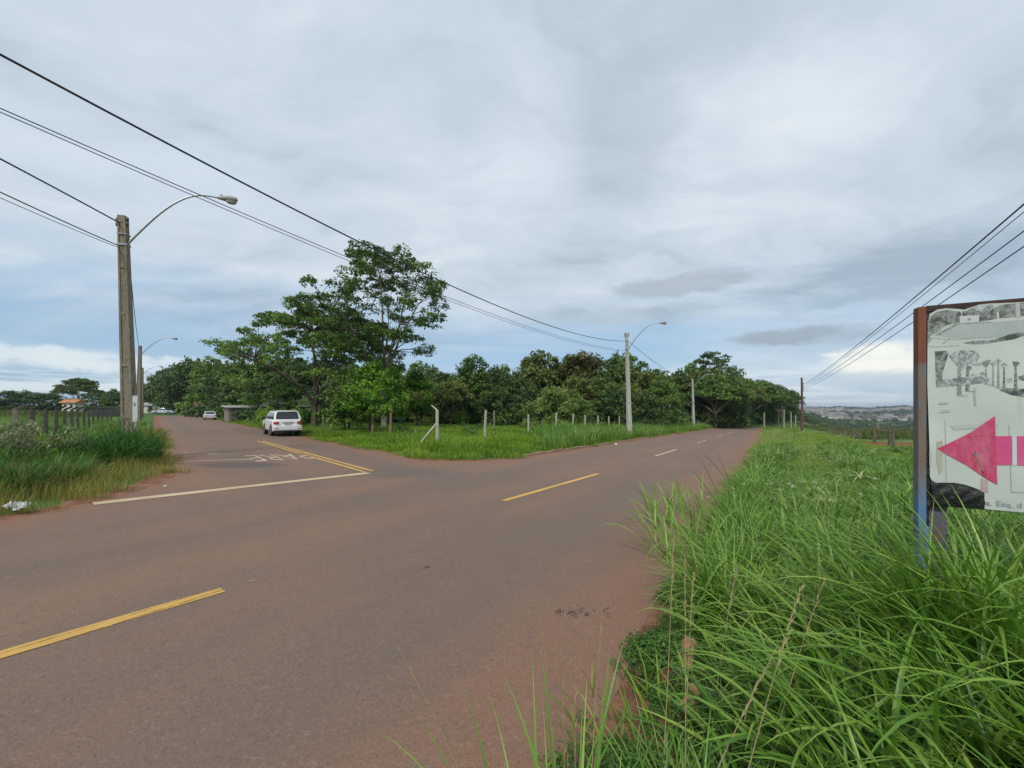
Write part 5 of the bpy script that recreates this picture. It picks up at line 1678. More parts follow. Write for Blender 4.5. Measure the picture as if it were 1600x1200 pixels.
    for sg in (-1, 1):
        for (a0, a1) in wins:
            w_ = MB(); vs = []
            for j in range(5):
                b = .10 + (.86 - .10) * j / 4
                for i in range(5):
                    a = a0 + (a1 - a0) * i / 4
                    if a1 > .9: a = a0 + (a1 - a0 - .04 * 0) * i / 4
                    vs.append(gside(sg, a, b, 0, 1, .006))
            fq = [(j * 5 + i, j * 5 + i + 1, (j + 1) * 5 + i + 1, (j + 1) * 5 + i) for j in range(4) for i in range(4)]
            w_.add(vs, fq if sg > 0 else [q[::-1] for q in fq]); w_.build('side_window', M['glass'], root, True)
    for a, nm in ((0.0, 'rear_window'), (1.0, 'windscreen')):
        w_ = MB(); v_, f_ = gend(a, .008, .10, .90, .86); w_.add(v_, f_ if a == 0 else [q[::-1] for q in f_]); w_.build(nm, M['glass'], root, True)
    # wheels
    wm = MB()
    Ry_ = Matrix.Rotation(math.pi / 2, 4, 'Y')
    wm.lathe([(wr * .62, -.11), (wr * .90, -.12), (wr, -.08), (wr, .08), (wr * .90, .12), (wr * .62, .11)], 22, Ry_, close=True)
    tyre = wm.mesh('tyre', M['tyre'], True)
    rm = MB(); rm.lathe([(0, .085), (wr * .16, .09), (wr * .2, .07), (wr * .5, .06), (wr * .63, .10)], 22, Ry_)
    for k in range(6):
        a = k * math.pi / 3
        Mr = Matrix.Rotation(a, 3, 'X')
        rm.box(Mr @ Vector((.085, 0, wr * .36)), (.03, wr * .17, wr * .5), rot=Mr)
    rim = rm.mesh('rim', M['rim'], True)
    for sg in (-1, 1):
        for yw in (-wb, wb):
            w_ = mobj('wheel', tyre, root); w_.location = (sg * (W / 2 - .13), yw, wr); w_.rotation_euler = (0, 0, 0 if sg > 0 else math.pi)
            mobj('rim', rim, w_)
    ub = MB(); ub.box((0, 0, .40), (W * .72, Lh * 1.85, .26)); ub.box((0, -Lh * .95, .38), (W * .5, .2, .12))
    ub.build('underbody', M['plastic'], root)
    # rear lamps, plate, handle, bumper strip
    lz = belt - .20
    for sg in (-1, 1):
        l_ = MB(); l_.box((sg * (W / 2 - .21), -Lh - .005, lz), (.30, .10, .17), sg * .22, mi=0)
        o = l_.build('tail_lamp', M['redlens'], root); bevel(o, .02, 2)
        c_ = MB(); c_.box((sg * (W / 2 - .34), -Lh - .055, lz - .01), (.13, .012, .10), sg * .06); c_.build('clear_lens', M['clearlens'], o)
        r_ = MB(); r_.box((sg * (W / 2 - .22), -Lh - .135, under + .22), (.22, .01, .05)); r_.build('reflector', M['redlens'], root)
        m_ = MB(); m_.box((sg * (W / 2 + .12), fb - .30, belt + .08), (.22, .10, .16)); bevel(m_.build('mirror', M['plastic'], root), .03, 2)
        h_ = MB()
        h_.box((sg * (W / 2 - .23), Lh + .0, lz - .06), (.34, .10, .15), -sg * .3); bevel(h_.build('headlamp', M['clearlens'], root), .02)
        for yy in (-.35, .55) if suv else (-.2,):
            d_ = MB(); d_.box((sg * (W / 2 * .985), yy, belt - .16), (.03, .18, .03)); d_.build('door_handle', paint, root)
        if rails:
            t_ = MB(); t_.tube([(sg * wt_ * .95, rr_ + .25, zt + .0), (sg * wt_ * .95, rr_ + .35, zt + .07), (sg * wt_ * .95, fr - .25, zt + .07), (sg * wt_ * .95, fr - .12, zt)], .018, 6); t_.build('roof_rail', M['steel'], root, True)
    p_ = MB(); p_.box((0, -Lh - .02, lz - .09), (.44, .05, .13)); p_.build('number_plate', M['plate'], root)
    p_ = MB(); p_.box((0, -Lh - .012, lz + .02), (.70, .05, .045)); p_.build('tailgate_garnish', M['chrome'] if suv else paint, root)
    p_ = MB(); p_.box((0, -Lh - .09, under + .06), (W * .86, .16, .09)); p_.build('rear_valance', M['plastic'], root)
    if suv:
        p_ = MB(); p_.box((0, rr_ - .06, zt - .01), (wt_ * 1.75, .26, .035), rot=Matrix.Rotation(.12, 3, 'X')); bevel(p_.build('spoiler', paint, root), .012)
        p_ = MB(); p_.tube([(0, -Lh + .1, .40), (0, -Lh - .16, .40), (0, -Lh - .17, .46)], .022, 8); p_.lathe([(0, -.03), (.03, 0), (0, .03)], 8, Matrix.Translation((0, -Lh - .17, .48))); p_.build('tow_ball', M['chrome'], root, True)
        p_ = MB(); p_.tube([(.05, rr_ - .14, belt + .12), (-.20, rr_ - .13, belt + .10)], .012, 5); p_.build('wiper', M['plastic'], root)
        p_ = MB(); p_.tube([(0, -Lh - .137, under + .38), (.001, -Lh - .137, under + .38)], .01, 4)
        for sg in (-1, 1):
            q_ = MB(); q_.box((sg * (W / 2 - .02), 0, .40), (.16, 1.9, .06)); q_.build('side_step', M['plastic'], root)
            q_ = MB()
            q_.box((sg * (W / 2 - .42) * .0 + sg * .55, -Lh - .131, under + .36), (.5, .006, .012)); q_.build('bumper_crease_shade', M['plastic'], root)  # thin black strip painted in for the shade along the bumper crease
    return root
hd = Vector((-.64, .77)).normalized()
_c = np.array([-15.35, 27.2]) + np.array([hd.x, hd.y]) * 2.4
make_car('parked_suv', 'white SUV with dark rear window parked at the side road edge', _c[0], _c[1], hd, car_paint('white pearl paint', (.78, .79, .78)))
_c = np.array(at(329, 66)) + np.array([-.66, .75]) * 2.0
make_car('parked_sedan', 'small pale silver sedan parked far up the side road verge', _c[0], _c[1], (-.66, .75), car_paint('silver paint', (.62, .65, .70)), Lh=2.05, W=1.66, Hr=1.42, belt=.88, hood=.86, gh_=(-1.45, .85, -.75, .15), deck=.92, wb=1.22, wr=.30, rails=False, suv=False, under=.24)
_c = at(256, 108)
make_car('distant_pickup', 'tiny grey pickup truck at the far end of the side road', _c[0], _c[1], (.95, .25), car_paint('blue grey paint', (.42, .50, .55)), Lh=2.5, W=1.8, Hr=1.7, belt=1.08, hood=1.02, gh_=(-.9, 1.1, -.65, .3), deck=1.08, wb=1.5, wr=.37, rails=False, suv=False, under=.40)
_c = at(250, 116)
make_car('distant_sedan', 'tiny red brown car just left of the distant pickup', _c[0], _c[1], (.9, -.3), car_paint('red brown paint', (.36, .14, .10)), Lh=2.05, W=1.66, Hr=1.42, belt=.88, hood=.86, gh_=(-1.45, .85, -.75, .15), deck=.92, wb=1.22, wr=.30, rails=False, suv=False, under=.24)

# ------------------------------------------------------------------ buildings by the side road
M['plaster'] = simple('grey plaster', (.25, .23, .205), .9, var=.2, vscale=1.0)
M['plaster_dk'] = simple('shaded rough plaster', (.20, .19, .17), .9, var=.25, vscale=1.2)  # rough plaster, a darker grey than the plain one
M['whitewash'] = simple('whitewashed wall', (.62, .60, .55), .85, var=.1, vscale=1.0)
M['pinkwall'] = simple('faded pink wall', (.52, .27, .20), .85, var=.15, vscale=1.0)
M['tile'] = simple('orange clay roof tiles', (.52, .22, .08), .8, var=.2, vscale=2.0)
M['fibro'] = simple('grey corrugated roofing', (.40, .39, .36), .8, var=.2, vscale=2.0)
M['roof_dk'] = simple('dark weathered roofing', (.13, .11, .095), .85, var=.2)
M['dark'] = simple('dark opening', (.02, .02, .02), .6, var=.1)
def house(name, label, x, y, rz, w, d, h, roofh, wall, roof, openings, shed=False, over=.4, cat='house'):
    root = empty(name, (x, y, H1(x, y)), rz); tag(root, label, cat)
    mb = MB(); mb.box((0, 0, h / 2 - .3), (w, d, h + .6)); wl = mb.build('wall', wall, root)
    r = MB(); t = .12; W_, D_ = w / 2 + over, d / 2 + over
    if shed:
        r.add([(-W_, -D_, h + .003), (W_, -D_, h + .003), (W_, D_, h + roofh), (-W_, D_, h + roofh), (-W_, -D_, h + t), (W_, -D_, h + t), (W_, D_, h + roofh + t), (-W_, D_, h + roofh + t)],
              [(3, 2, 1, 0), (4, 5, 6, 7), (0, 1, 5, 4), (1, 2, 6, 5), (2, 3, 7, 6), (3, 0, 4, 7)])
    else:
        r.add([(-W_, -D_, h + .003), (W_, -D_, h + .003), (W_, D_, h + .003), (-W_, D_, h + .003), (-W_, 0, h + roofh), (W_, 0, h + roofh)],
              [(3, 2, 1, 0), (0, 1, 5, 4), (2, 3, 4, 5), (0, 4, 3), (1, 2, 5)])
    r.build('roof', roof, root)
    for (ox, oz, ow, oh, nm) in openings:
        o = MB(); o.box((ox, -d / 2 - .02, oz), (ow, .08, oh)); o.build(nm, M['dark'], root)
    return root
x, y = at(398, 60)
house('roadside_shed', 'low grey block building with flat sheet roof behind the parked SUV', x, y, .78, 7.0, 3.5, 2.1, .25, M['plaster'], M['fibro'], [(.6, 1.1, 2.6, 1.9, 'door')], True)
x, y = at(368, 66)
root = empty('block_wall', (x, y, H1(x, y)), 2.32 - math.pi); tag(root, 'plain grey plastered wall with a white gate post left of the shed', 'wall')
mb = MB(); mb.box((0, 0, .8), (5.5, .18, 2.2)); mb.build('wall', M['plaster_dk'], root)
mb = MB(); mb.box((-2.9, 0, 1.0), (.28, .28, 2.6)); mb.build('gate_post', M['whitewash'], root)
x, y = at(462, 58)
house('hidden_house', 'house with low dark gable roof peeking over the bushes beside the spreading tree', x, y, .75, 7.0, 5.0, 2.2, 1.0, M['plaster'], M['roof_dk'], [(-1.5, 1.3, 1.0, 1.0, 'window'), (1.5, 1.1, 1.0, 1.9, 'door')])
x, y = at(338, 92)
house('pink_house', 'small pink and cream house half hidden behind the silver sedan', x, y, .72, 7.0, 4.5, 2.5, .9, M['pinkwall'], M['tile'], [(-1.8, 1.4, 1.0, 1.0, 'window'), (1.0, 1.1, .9, 2.0, 'door')])
x, y = at(232, 128)
house('end_house', 'low white house at the far end of the side road', x, y, .2, 12.0, 5.0, 2.4, 1.0, M['whitewash'], M['fibro'], [(-3, 1.4, 1.4, 1.0, 'window'), (2, 1.2, 1.2, 2.0, 'door')])
x, y = at(114, 92)
house('orange_roof_house', 'cream house with bright orange tiled roof beyond the pasture fence', x, y, .15, 2.6, 2.2, 2.4, .8, M['whitewash'], M['tile'], [(-.6, 1.8, .4, .5, 'window'), (.6, 1.8, .4, .5, 'window')])
# low pasture wall
x0, y0 = at(140, 60); x1, y1 = at(192, 88)
mb = MB(); L_ = math.hypot(x1 - x0, y1 - y0); mb.box((0, 0, .7), (L_, .2, 2.0)); o = mb.build('boundary_wall', M['plaster_dk'])
o.location = ((x0 + x1) / 2, (y0 + y1) / 2, H1((x0 + x1) / 2, (y0 + y1) / 2)); o.rotation_euler = (0, 0, math.atan2(y1 - y0, x1 - x0)); tag(o, 'long low dark wall beyond the pasture left of the old pole', 'wall')

# ------------------------------------------------------------------ litter and stones
lx_, ly_ = at(27, 6.75)
rng = np.random.default_rng(77)
mb = MB(); vs = []
n = 9
for j in range(n):
    for i in range(n):
        vs.append(((i / 8 - .5) * .24 + rng.normal(0, .02), (j / 8 - .5) * .17 + rng.normal(0, .02), .05 + .07 * abs(math.sin(i * 1.3) * math.cos(j * 1.1)) + rng.normal(0, .018)))
mb.add(vs, [(j * n + i, j * n + i + 1, (j + 1) * n + i + 1, (j + 1) * n + i) for j in range(n - 1) for i in range(n - 1)])
o = mb.build('plastic_bag', simple('white plastic film', (.68, .70, .68), .35, var=.1)); o.location = (-8.0, 6.42, H1(-8.0, 6.42) + .06)
o.rotation_euler = (.35, .1, .3)
tag(o, 'crumpled white plastic bag in the grass at the left road edge', 'litter')
def rock(name, label, x, y, s, mat_, seed, rz=0.0, z=None):
    rng = np.random.default_rng(seed)
    mb = MB(); mb.lathe([(.0, -.45), (.32, -.40), (.5, -.1), (.48, .2), (.3, .42), (0, .5)], 10)
    mb.v = [tuple(np.array(p) * (1 + rng.normal(0, .12)) * np.array(s)) for p in mb.v]
    o = mb.build(name, mat_); o.location = (x, y, (float(gh(x, y, False)) if z is None else z) + s[2] * .25); o.rotation_euler = (0, 0, rz)
    return tag(o, label, 'stone')
M['redstone'] = simple('red burnt stone', (.26, .11, .07), .9, var=.3, vscale=12, bump=.6)
rock('broken_stone', 'broken reddish lump on the asphalt edge by the creeping weeds', .87, 2.72, (.085, .07, .06), M['redstone'], 5)
rock('broken_stone', 'smaller red chip touching the broken reddish lump', .80, 2.66, (.04, .035, .03), M['redstone'], 6)
rock('broken_stone', 'orange chip at the weed edge at the bottom of the view', .50, 2.12, (.03, .05, .03), simple('orange chip', (.55, .22, .07), .8, var=.2), 7)
rock('white_stone', 'small white stone on the kerb line across the main road', -.2 + 6.9, 25.6, (.22, .16, .14), M['whitewash'], 8)
rock('white_stone', 'small pale stone on the bare soil before the yellow grass', *at(258, 8.9), (.07, .05, .04), M['whitewash'], 9)
M['kerbfrag'] = concrete_mat('orange painted kerb piece', (.46, .23, .12), (.34, .17, .095), (.40, .33, .25), .7)
# two loose kerb fragments showing through the weeds
for (x, y, ln, rz, lab) in [(1.27, 2.86, .34, 1.05, 'orange tinted kerb fragment showing through the weeds, farther of two'), (1.09, 2.40, .22, .95, 'orange tinted kerb fragment showing through the weeds, nearer of two')]:
    mb = MB(); q_ = random.Random(int(ln * 100)); vs = []
    for i in range(9):
        for (yy, zz) in ((-.05, -.08), (-.055, .03), (-.03, .065), (.03, .07), (.055, .03), (.05, -.08)):
            e_ = .62 if i in (0, 8) else 1.0
            vs.append(((i / 8 - .5) * ln + q_.uniform(-.008, .008), yy * e_ + q_.uniform(-.007, .007), zz * (e_ if zz > 0 else 1) + q_.uniform(-.008, .008)))
    mb.add(vs, [(i * 6 + k, i * 6 + k + 1, i * 6 + k + 7, i * 6 + k + 6) for i in range(8) for k in range(5)] + [(5, 4, 3, 2, 1, 0), (48, 49, 50, 51, 52, 53)])
    o = mb.build('kerb_fragment', M['kerbfrag']); o.location = (x, y, H1(x, y) + .035); o.rotation_euler = (.12, -.06, rz)
    tag(o, lab, 'kerb fragment')
# twigs on the asphalt
mb = MB()
_r = random.Random(4)
for k in range(46):
    x, y = .38 + .5 * _r.random(), 3.52 + _r.gauss(0, .035)
    if k > 38: x, y = -.95 + _r.gauss(0, .05), 4.5 + _r.gauss(0, .02)
    q = _r.uniform(.012, .045); a = _r.gauss(0, .7); z = float(gh(x, y, False))
    mb.tube([(x, y, z + .010), (x + q * math.cos(a), y + q * math.sin(a), z + .014)], _r.uniform(.002, .005), 4)
tag(mb.build('road_debris', M['wood']), kind='stuff')
# dark culms poking out of the verge over the asphalt
stalks('dark_culms', [(4.3, 8.2, -.35, .1, .95, .008, 0), (4.1, 7.9, -.5, .1, .8, .008, 0), (3.7, 6.9, -.5, .1, .75, .007, 0), (5.6, 10.2, -.6, .1, .9, .01, 0), (4.9, 8.8, -.3, .1, 1.05, .008, 0)], M['g_dark'])

# ------------------------------------------------------------------ the board on the right
BA = Vector((*at(1446, 2.8), 0)); BB = Vector((*at(1600, 2.59), 0))
be = (BB - BA).normalized(); bn = Vector((be.y, -be.x, 0))      # bn faces the camera side
if bn.dot(-BA) < 0: bn = -bn
camp = Vector((0, 0, EYE))
def bp(px, py, out=0.0):
    """the point of the board's face seen at a pixel of the reference"""
    d = Vector((ux(px), 1, (635 - py) / 620))
    t = (BA - camp).dot(bn) / d.dot(bn)
    return camp + d * t + bn * out
zt_, zb_ = bp(1446, 479).z, bp(1455, 788).z
W_B = 2.0
root = empty('roadside_board', (BA.x, BA.y, H1(BA.x, BA.y))); tag(root, 'worn white property board with pink arrow on a peeling blue and rust post', 'sign')
inv = root.location.copy()
def bl(s, z, out=0.0):
    p = BA + be * s + bn * out; return Vector((p.x, p.y, z)) - inv
def slab(name, s0, s1, z0, z1, o0, o1, mat_, parent=root):
    mb = MB()
    vs = [bl(s, z, o) for z in (z0, z1) for (s, o) in ((s0, o0), (s1, o0), (s1, o1), (s0, o1))]
    mb.add(vs, [(3, 2, 1, 0), (4, 5, 6, 7), (0, 1, 5, 4), (1, 2, 6, 5), (2, 3, 7, 6), (3, 0, 4, 7)])
    return mb.build(name, mat_, parent)
def post_mat():
    m, g, out = new_mat('rusty and peeling blue post')
    tc = g.n('ShaderNodeNewGeometry').outputs['Position']
    sep = g.n('ShaderNodeSeparateXYZ', None, Vector=tc)
    n = g.noise(g.scale(tc, (14, 14, 2.2)), 1.5, 6, .7)
    n2 = g.noise(g.scale(tc, (30, 30, 5)), 1.0, 5, .7)
    z = sep.outputs[2]
    rust = g.mix(n2, (.115, .035, .018), (.23, .075, .035))
    bare = g.mix(n2, (.14, .085, .055), (.19, .155, .125))
    blue = g.mix(n2, (.06, .13, .24), (.10, .22, .40))
    c = g.mix(g.ss(g.m('ADD', z, g.m('MULTIPLY', n, .05)), 2.05, 2.10), bare, rust)
    bl_ = g.m('MULTIPLY', g.ss(n, .52, .62), g.m('SUBTRACT', 1.0, g.ss(z, 2.04, 2.07)))
    bl_ = g.m('MAXIMUM', g.m('MULTIPLY', bl_, .55), g.m('MULTIPLY', g.m('SUBTRACT', 1.0, g.ss(g.m('ADD', z, g.m('MULTIPLY', n, .4)), 1.25, 1.55)), g.ss(n, .36, .50)))
    c = g.mix(bl_, c, blue)
    p = g.n('ShaderNodeBsdfPrincipled', None, Base_Color=c, Roughness=.75)
    b = g.n('ShaderNodeBump', None, Height=n2, Strength=.5, Distance=.01); g.set(p.inputs['Normal'], b.outputs[0])
    g.nt.links.new(p.outputs[0], out.inputs[0]); return m
PM = post_mat()
rust_top = simple('dark rusty steel frame', (.075, .035, .028), .8, var=.3, vscale=9, bump=.4)
slab('post', -.038, .004, .9, zt_, -.075, .002, PM)
slab('post_foot', -.038, .020, -.1, .902, -.075, .004, PM)
slab('rear_leg', .034, .125, -.1, zb_ - .012, -.12, -.04, simple('rusty blue leg', (.15, .09, .065), .8, var=.3, vscale=10, col2=(.08, .10, .15), bump=.5))
slab('rear_leg', 1.75, 1.88, -.1, zb_ - .012, -.12, -.04, rust_top)
slab('top_rail', .006, W_B, zt_ - .035, zt_ + .004, -.06, .001, rust_top)
slab('bottom_rail', .006, W_B, zb_ - .008, zb_ + .03, -.06, -.001, rust_top)
blackm = simple('torn black tarpaulin', (.016, .017, .018), .38, var=.3, vscale=18, bump=.9, bscale=14)
slab('backing_sheet', .006, W_B, zb_ - .002, zt_ - .036, -.03, -.004, blackm)
# printed vinyl, its torn outline followed at the left
def vinyl_mat():
    m, g, out = new_mat('weathered white vinyl')
    tc = g.n('ShaderNodeNewGeometry').outputs['Position']
    n = g.noise(tc, 2.5, 5, .6); n2 = g.noise(g.scale(tc, (10, 10, 1.2)), 1.2, 5, .6)
    c = g.mix(g.ss(n, .3, .7), (.46, .49, .46), (.54, .575, .545))
    c = g.mix(g.m('MULTIPLY', g.ss(n2, .58, .72), .35), c, (.38, .37, .30))
    c = g.mix(g.m('MULTIPLY', g.ss(g.noise(tc, 40.0, 4, .7), .64, .70), .5), c, (.25, .24, .20))
    p = g.n('ShaderNodeBsdfPrincipled', None, Base_Color=c, Roughness=.5)
    g.nt.links.new(p.outputs[0], out.inputs[0]); return m
def flat_poly(name, pix, out, mat_, parent=root, thick=None, mbuild=None):
    pts = [bp(a, b, out) - inv for a, b in pix]
    if thick:
        k = len(pts); back = [p - bn * thick for p in pts]
        vs = pts + back
        fs = [tuple(range(k)), tuple(range(2 * k - 1, k - 1, -1))] + [(i, (i + 1) % k, k + (i + 1) % k, k + i) for i in range(k)]
    else:
        vs, fs = pts, [tuple(range(len(pts)))]
    if mbuild is not None: mbuild.add(vs, fs); return
    mb = MB(); mb.add(vs, fs)
    return mb.build(name, mat_, parent)
far = 1890
def top(px): return 479.5 - (px - 1446) * .0715
def botm(px): return 789 + (px - 1455) * .088
outline = [(1449, 508), (1448.5, 600), (1452, 700), (1452.5, 744), (1455, 750), (1462, 754), (1490, 754), (1507, 757), (1522, 762), (1537, 768), (1538, botm(1538) - 1), (1600, botm(1600) - 1), (far, botm(far) - 3),
           (far, top(far) + 4), (1590, top(1590) + 3.5), (1545, 474.5), (1530, 476), (1518, 480), (1506, 484), (1497, 483), (1478, 482), (1464, 484), (1452, 491)]
def tri_poly(name, pix, out, mat_, parent=root):
    import mathutils
    pts = [bp(a, b, out) - inv for a, b in pix]
    tris = mathutils.geometry.tessellate_polygon([[Vector((a, b, 0)) for a, b in pix]])
    mb = MB(); mb.add(pts, [tuple(t) for t in tris]); return mb.build(name, mat_, parent)
vinyl = tri_poly('printed_sheet', outline, .004, vinyl_mat())
def ink(name, c, var=.2, a=1.0):
    m, g, out = new_mat(name)
    tc = g.n('ShaderNodeNewGeometry').outputs['Position']
    n = g.noise(tc, 30.0, 5, .7)
    col = g.mix(g.ss(n, .3, .7), tuple(k * (1 - var) for k in c), c)
    if var >= .25: col = g.mix(g.m('MULTIPLY', g.ss(g.noise(tc, 95.0, 4, .75), .42, .60), .6), col, (.46, .49, .46))
    else: col = g.mix(g.m('MULTIPLY', g.ss(g.noise(g.scale(tc, (1, 1, .4)), 7.0, 5, .7), .45, .70), .22), col, (.60, .50, .52))
    p = g.n('ShaderNodeBsdfPrincipled', None, Base_Color=col, Roughness=.55)
    g.nt.links.new(p.outputs[0], out.inputs[0]); return m
def photo_ink(name, dark, light, sc, thr, asp=(1, 1, 1)):
    """grey halftone of a faded photograph of foliage"""
    m, g, out = new_mat(name)
    tc = g.n('ShaderNodeNewGeometry').outputs['Position']
    n = g.noise(g.scale(tc, asp), sc, 7, .75)
    n2 = g.noise(tc, sc * 3.2, 4, .7)
    f = g.ss(g.m('ADD', g.m('MULTIPLY', n, .7), g.m('MULTIPLY', n2, .3)), thr - .09, thr + .09)
    p = g.n('ShaderNodeBsdfPrincipled', None, Base_Color=g.mix(f, dark, light), Roughness=.55)
    g.nt.links.new(p.outputs[0], out.inputs[0]); return m
G1, G2, G3 = ink('dark ink', (.09, .095, .095), .4), ink('mid ink', (.21, .225, .22), .4), ink('light ink', (.36, .385, .37), .25)
PH = photo_ink('foliage print dark', (.05, .055, .055), (.30, .32, .31), 16, .50)
PH2 = photo_ink('foliage print pale', (.13, .14, .135), (.47, .50, .485), 26, .50)
PALE = ink('washed pool print', (.36, .41, .40), .08)
layer = [.0043]
def decal(name, pix, mat_):
    layer[0] += .00005
    return tri_poly(name, pix, layer[0], mat_, vinyl)
# upper picture: hedge, little white house, pool, long shadow
decal('hedge_print', [(1449, 502), (1453, 494), (1464, 487), (1484, 484), (1488, 486), (1500, 487), (1503, 497), (1500, 504), (1480, 508), (1470, 513), (1460, 516), (1449, 520)], PH)
decal('hedge_print', [(1503, 487), (1510, 486), (1545, 484), (1565, 476), (1585, 474), (1600, 473), (1650, 470), (1650, 494), (1600, 494.5), (1560, 498), (1530, 503), (1503, 504)], PH)
decal('hedge_print', [(1449, 521), (1462, 515), (1472, 512), (1470, 516), (1452, 526), (1456, 530), (1449, 538)], G2)
decal('pale_tree_print', [(1510, 485), (1520, 480), (1535, 475.5), (1550, 476), (1553, 480), (1546, 486), (1530, 486)], PH2)
decal('pool_house_print', [(1499, 494), (1529, 492.5), (1529.5, 503), (1499.5, 504.5)], ink('pool house white', (.52, .54, .53), .05))
decal('pool_house_window_print', [(1511, 497.5), (1517, 497.3), (1517, 501), (1511, 501.2)], G2)
decal('pool_print', [(1466, 525), (1495, 506.5), (1555, 503.5), (1600, 499), (1680, 494), (1700, 512), (1600, 519), (1560, 526), (1500, 529)], PALE)
decal('pool_edge_print', [(1459, 524), (1466, 525), (1496, 507.5), (1550, 504), (1550, 502.6), (1493, 505.5)], G2)
decal('pool_edge_print', [(1455, 527), (1485, 530), (1540, 527.5), (1570, 524.5), (1570, 526), (1540, 529), (1485, 531.5), (1456, 528.8)], G3)
decal('pillar_print', [(1557, 488), (1560, 487.6), (1560.5, 498), (1557, 498.4)], ink('pillar white', (.50, .52, .50), .05))
decal('pillar_print', [(1586, 472.5), (1592, 472), (1594, 497), (1587, 497.6)], ink('pillar grey', (.42, .44, .42), .1))
decal('shadow_print', [(1503, 536), (1520, 533), (1550, 531), (1565, 527), (1575, 523), (1590, 520), (1600, 519), (1650, 512), (1650, 522), (1600, 524), (1585, 530), (1560, 534), (1535, 538), (1515, 538)], PH)
decal('lawn_line_print', [(1449, 541), (1470, 541), (1500, 539.5), (1500, 540.6), (1470, 542.5), (1449, 542.6)], G3)
decal('shadow_print', [(1471, 537), (1484, 526), (1486, 526.5), (1474, 538)], G3)
# lower picture: tree avenue
decal('picture_edge_print', [(1460, 549), (1478, 548.2), (1482, 552), (1476, 570), (1472, 585), (1471, 604), (1462, 605.5)], PH)
decal('foliage_print', [(1482, 556), (1492, 549), (1505, 547), (1524, 548), (1530, 556), (1526, 566), (1530, 572), (1520, 571), (1508, 566), (1504, 580), (1496, 574), (1490, 566), (1484, 560)], PH2)
decal('foliage_print', [(1524, 568), (1545, 562), (1555, 564), (1545, 569), (1530, 571)], PH2)
for (a, b, w, h0, m_) in [(1498, 552, 3.0, 618, G2), (1511, 566, 2.8, 611, G1), (1540, 572, 1.1, 600, G2), (1551, 570, 1.2, 603, G2), (1559, 560, 1.6, 606, G2), (1568, 572, 1.7, 607, G1), (1586, 572, 2.4, 611, G1), (1612, 560, 2.4, 612, G1)]:
    decal('trunk_print', [(a - w * .6, b), (a + w * .5, b), (a + w, (b + h0) / 2), (a + w * 1.3, h0), (a - w * 1.2, h0), (a - w * .8, (b + h0) / 2)], m_)
    decal('shade_print', [(a - 5, h0 + .6), (a + 3, h0 - .4), (a + 13, h0 - .2), (a + 15, h0 + .6), (a + 6, h0 + 1.8)], G3 if m_ is G2 else G2)
rp = random.Random(9)
for (a, b, r_) in [(1540, 571, 4), (1551, 568, 5), (1559, 563, 5), (1568, 570, 5), (1586, 568, 6.5), (1612, 556, 8), (1514, 575, 5), (1535, 584, 4), (1577, 594, 5), (1520, 588, 5), (1596, 590, 6)]:
    pix = []
    for k in range(11):
        t = k * 2 * math.pi / 11; q = r_ * rp.uniform(.6, 1.25)
        pix.append((a + q * math.cos(t), b + q * .75 * math.sin(t)))
    decal('palm_print', pix[::-1], PH2 if r_ < 6 else PH)
decal('hedge_strip_print', [(1464, 594), (1498, 590), (1530, 588), (1545, 592), (1545, 597), (1520, 600), (1490, 603), (1464, 604)], PH2)
decal('lane_print', [(1560, 609), (1600, 607), (1660, 604), (1660, 622), (1610, 622), (1580, 617)], PH)
decal('kerb_line_print', [(1521, 606), (1524, 605.5), (1523, 620), (1525, 634), (1522, 634), (1520.5, 620)], G3)
for (a, b, w, h_) in [(1464, 628, 18, 4), (1467, 640, 18, 5)]:
    decal('stain', [(a, b + h_), (a + w * .3, b + .5), (a + w, b), (a + w * .9, b + h_ * .8), (a + w * .4, b + h_)], ink('brown stain', (.40, .41, .37), .1))
decal('stain', [(1463, 690), (1472, 688), (1472, 735), (1467, 742), (1463, 720)], ink('rust wash stain', (.40, .39, .32), .08))
decal('seam_line', [(1475.5, 655), (1476.3, 655), (1478.5, 752), (1477.5, 752)], G3)
decal('seam_line', [(1575.5, 664), (1576.4, 664), (1580, 770), (1579, 770)], G3)
decal('seam_line', [(1579, 767.5), (1600, 769), (1640, 771), (1640, 772), (1600, 770), (1579, 768.5)], G3)
decal('faded_strip', [(1485, 665), (1520, 663), (1552, 661), (1560, 664), (1555, 671), (1520, 669), (1490, 672)], ink('faded strip', (.43, .45, .41), .06))
# arrow
pink = ink('faded pink vinyl', (.56, .055, .16), .24)
pink_dk = ink('deep pink vinyl', (.50, .03, .085), .2)
decal('arrow_shaft', [(1552, 681.5), (1579.5, 681), (1580, 726.5), (1556.5, 726.5)], ink('light pink vinyl', (.60, .075, .22), .12))
decal('arrow_shaft', [(1588, 681.5), (far, 678), (far, 740), (1588.5, 727)], ink('light pink vinyl two', (.60, .085, .25), .12))
decal('arrow_gap', [(1580.5, 682), (1587.5, 682), (1588, 727), (1580.5, 727)], ink('pale gap', (.56, .56, .60), .05))
decal('arrow_head', [(1463, 701), (1487, 690), (1515, 676), (1553.5, 650), (1554.5, 680), (1557.5, 757), (1540, 748), (1510, 727), (1480, 711)], pink)
decal('arrow_patch', [(1516, 706), (1526, 711), (1536, 724), (1541, 737), (1541, 748), (1531, 741), (1520, 733), (1515, 718)], pink_dk)
decal('arrow_scuff', [(1519, 706), (1524, 705), (1527, 711), (1523, 714), (1530, 722), (1534, 735), (1537, 741), (1533, 741), (1530, 730), (1525, 718), (1519, 711)], ink('dark red scuff', (.16, .012, .04), .3))
decal('arrow_fold', [(1503, 684.5), (1554, 675), (1554.3, 677), (1505, 686.5)], pink_dk)
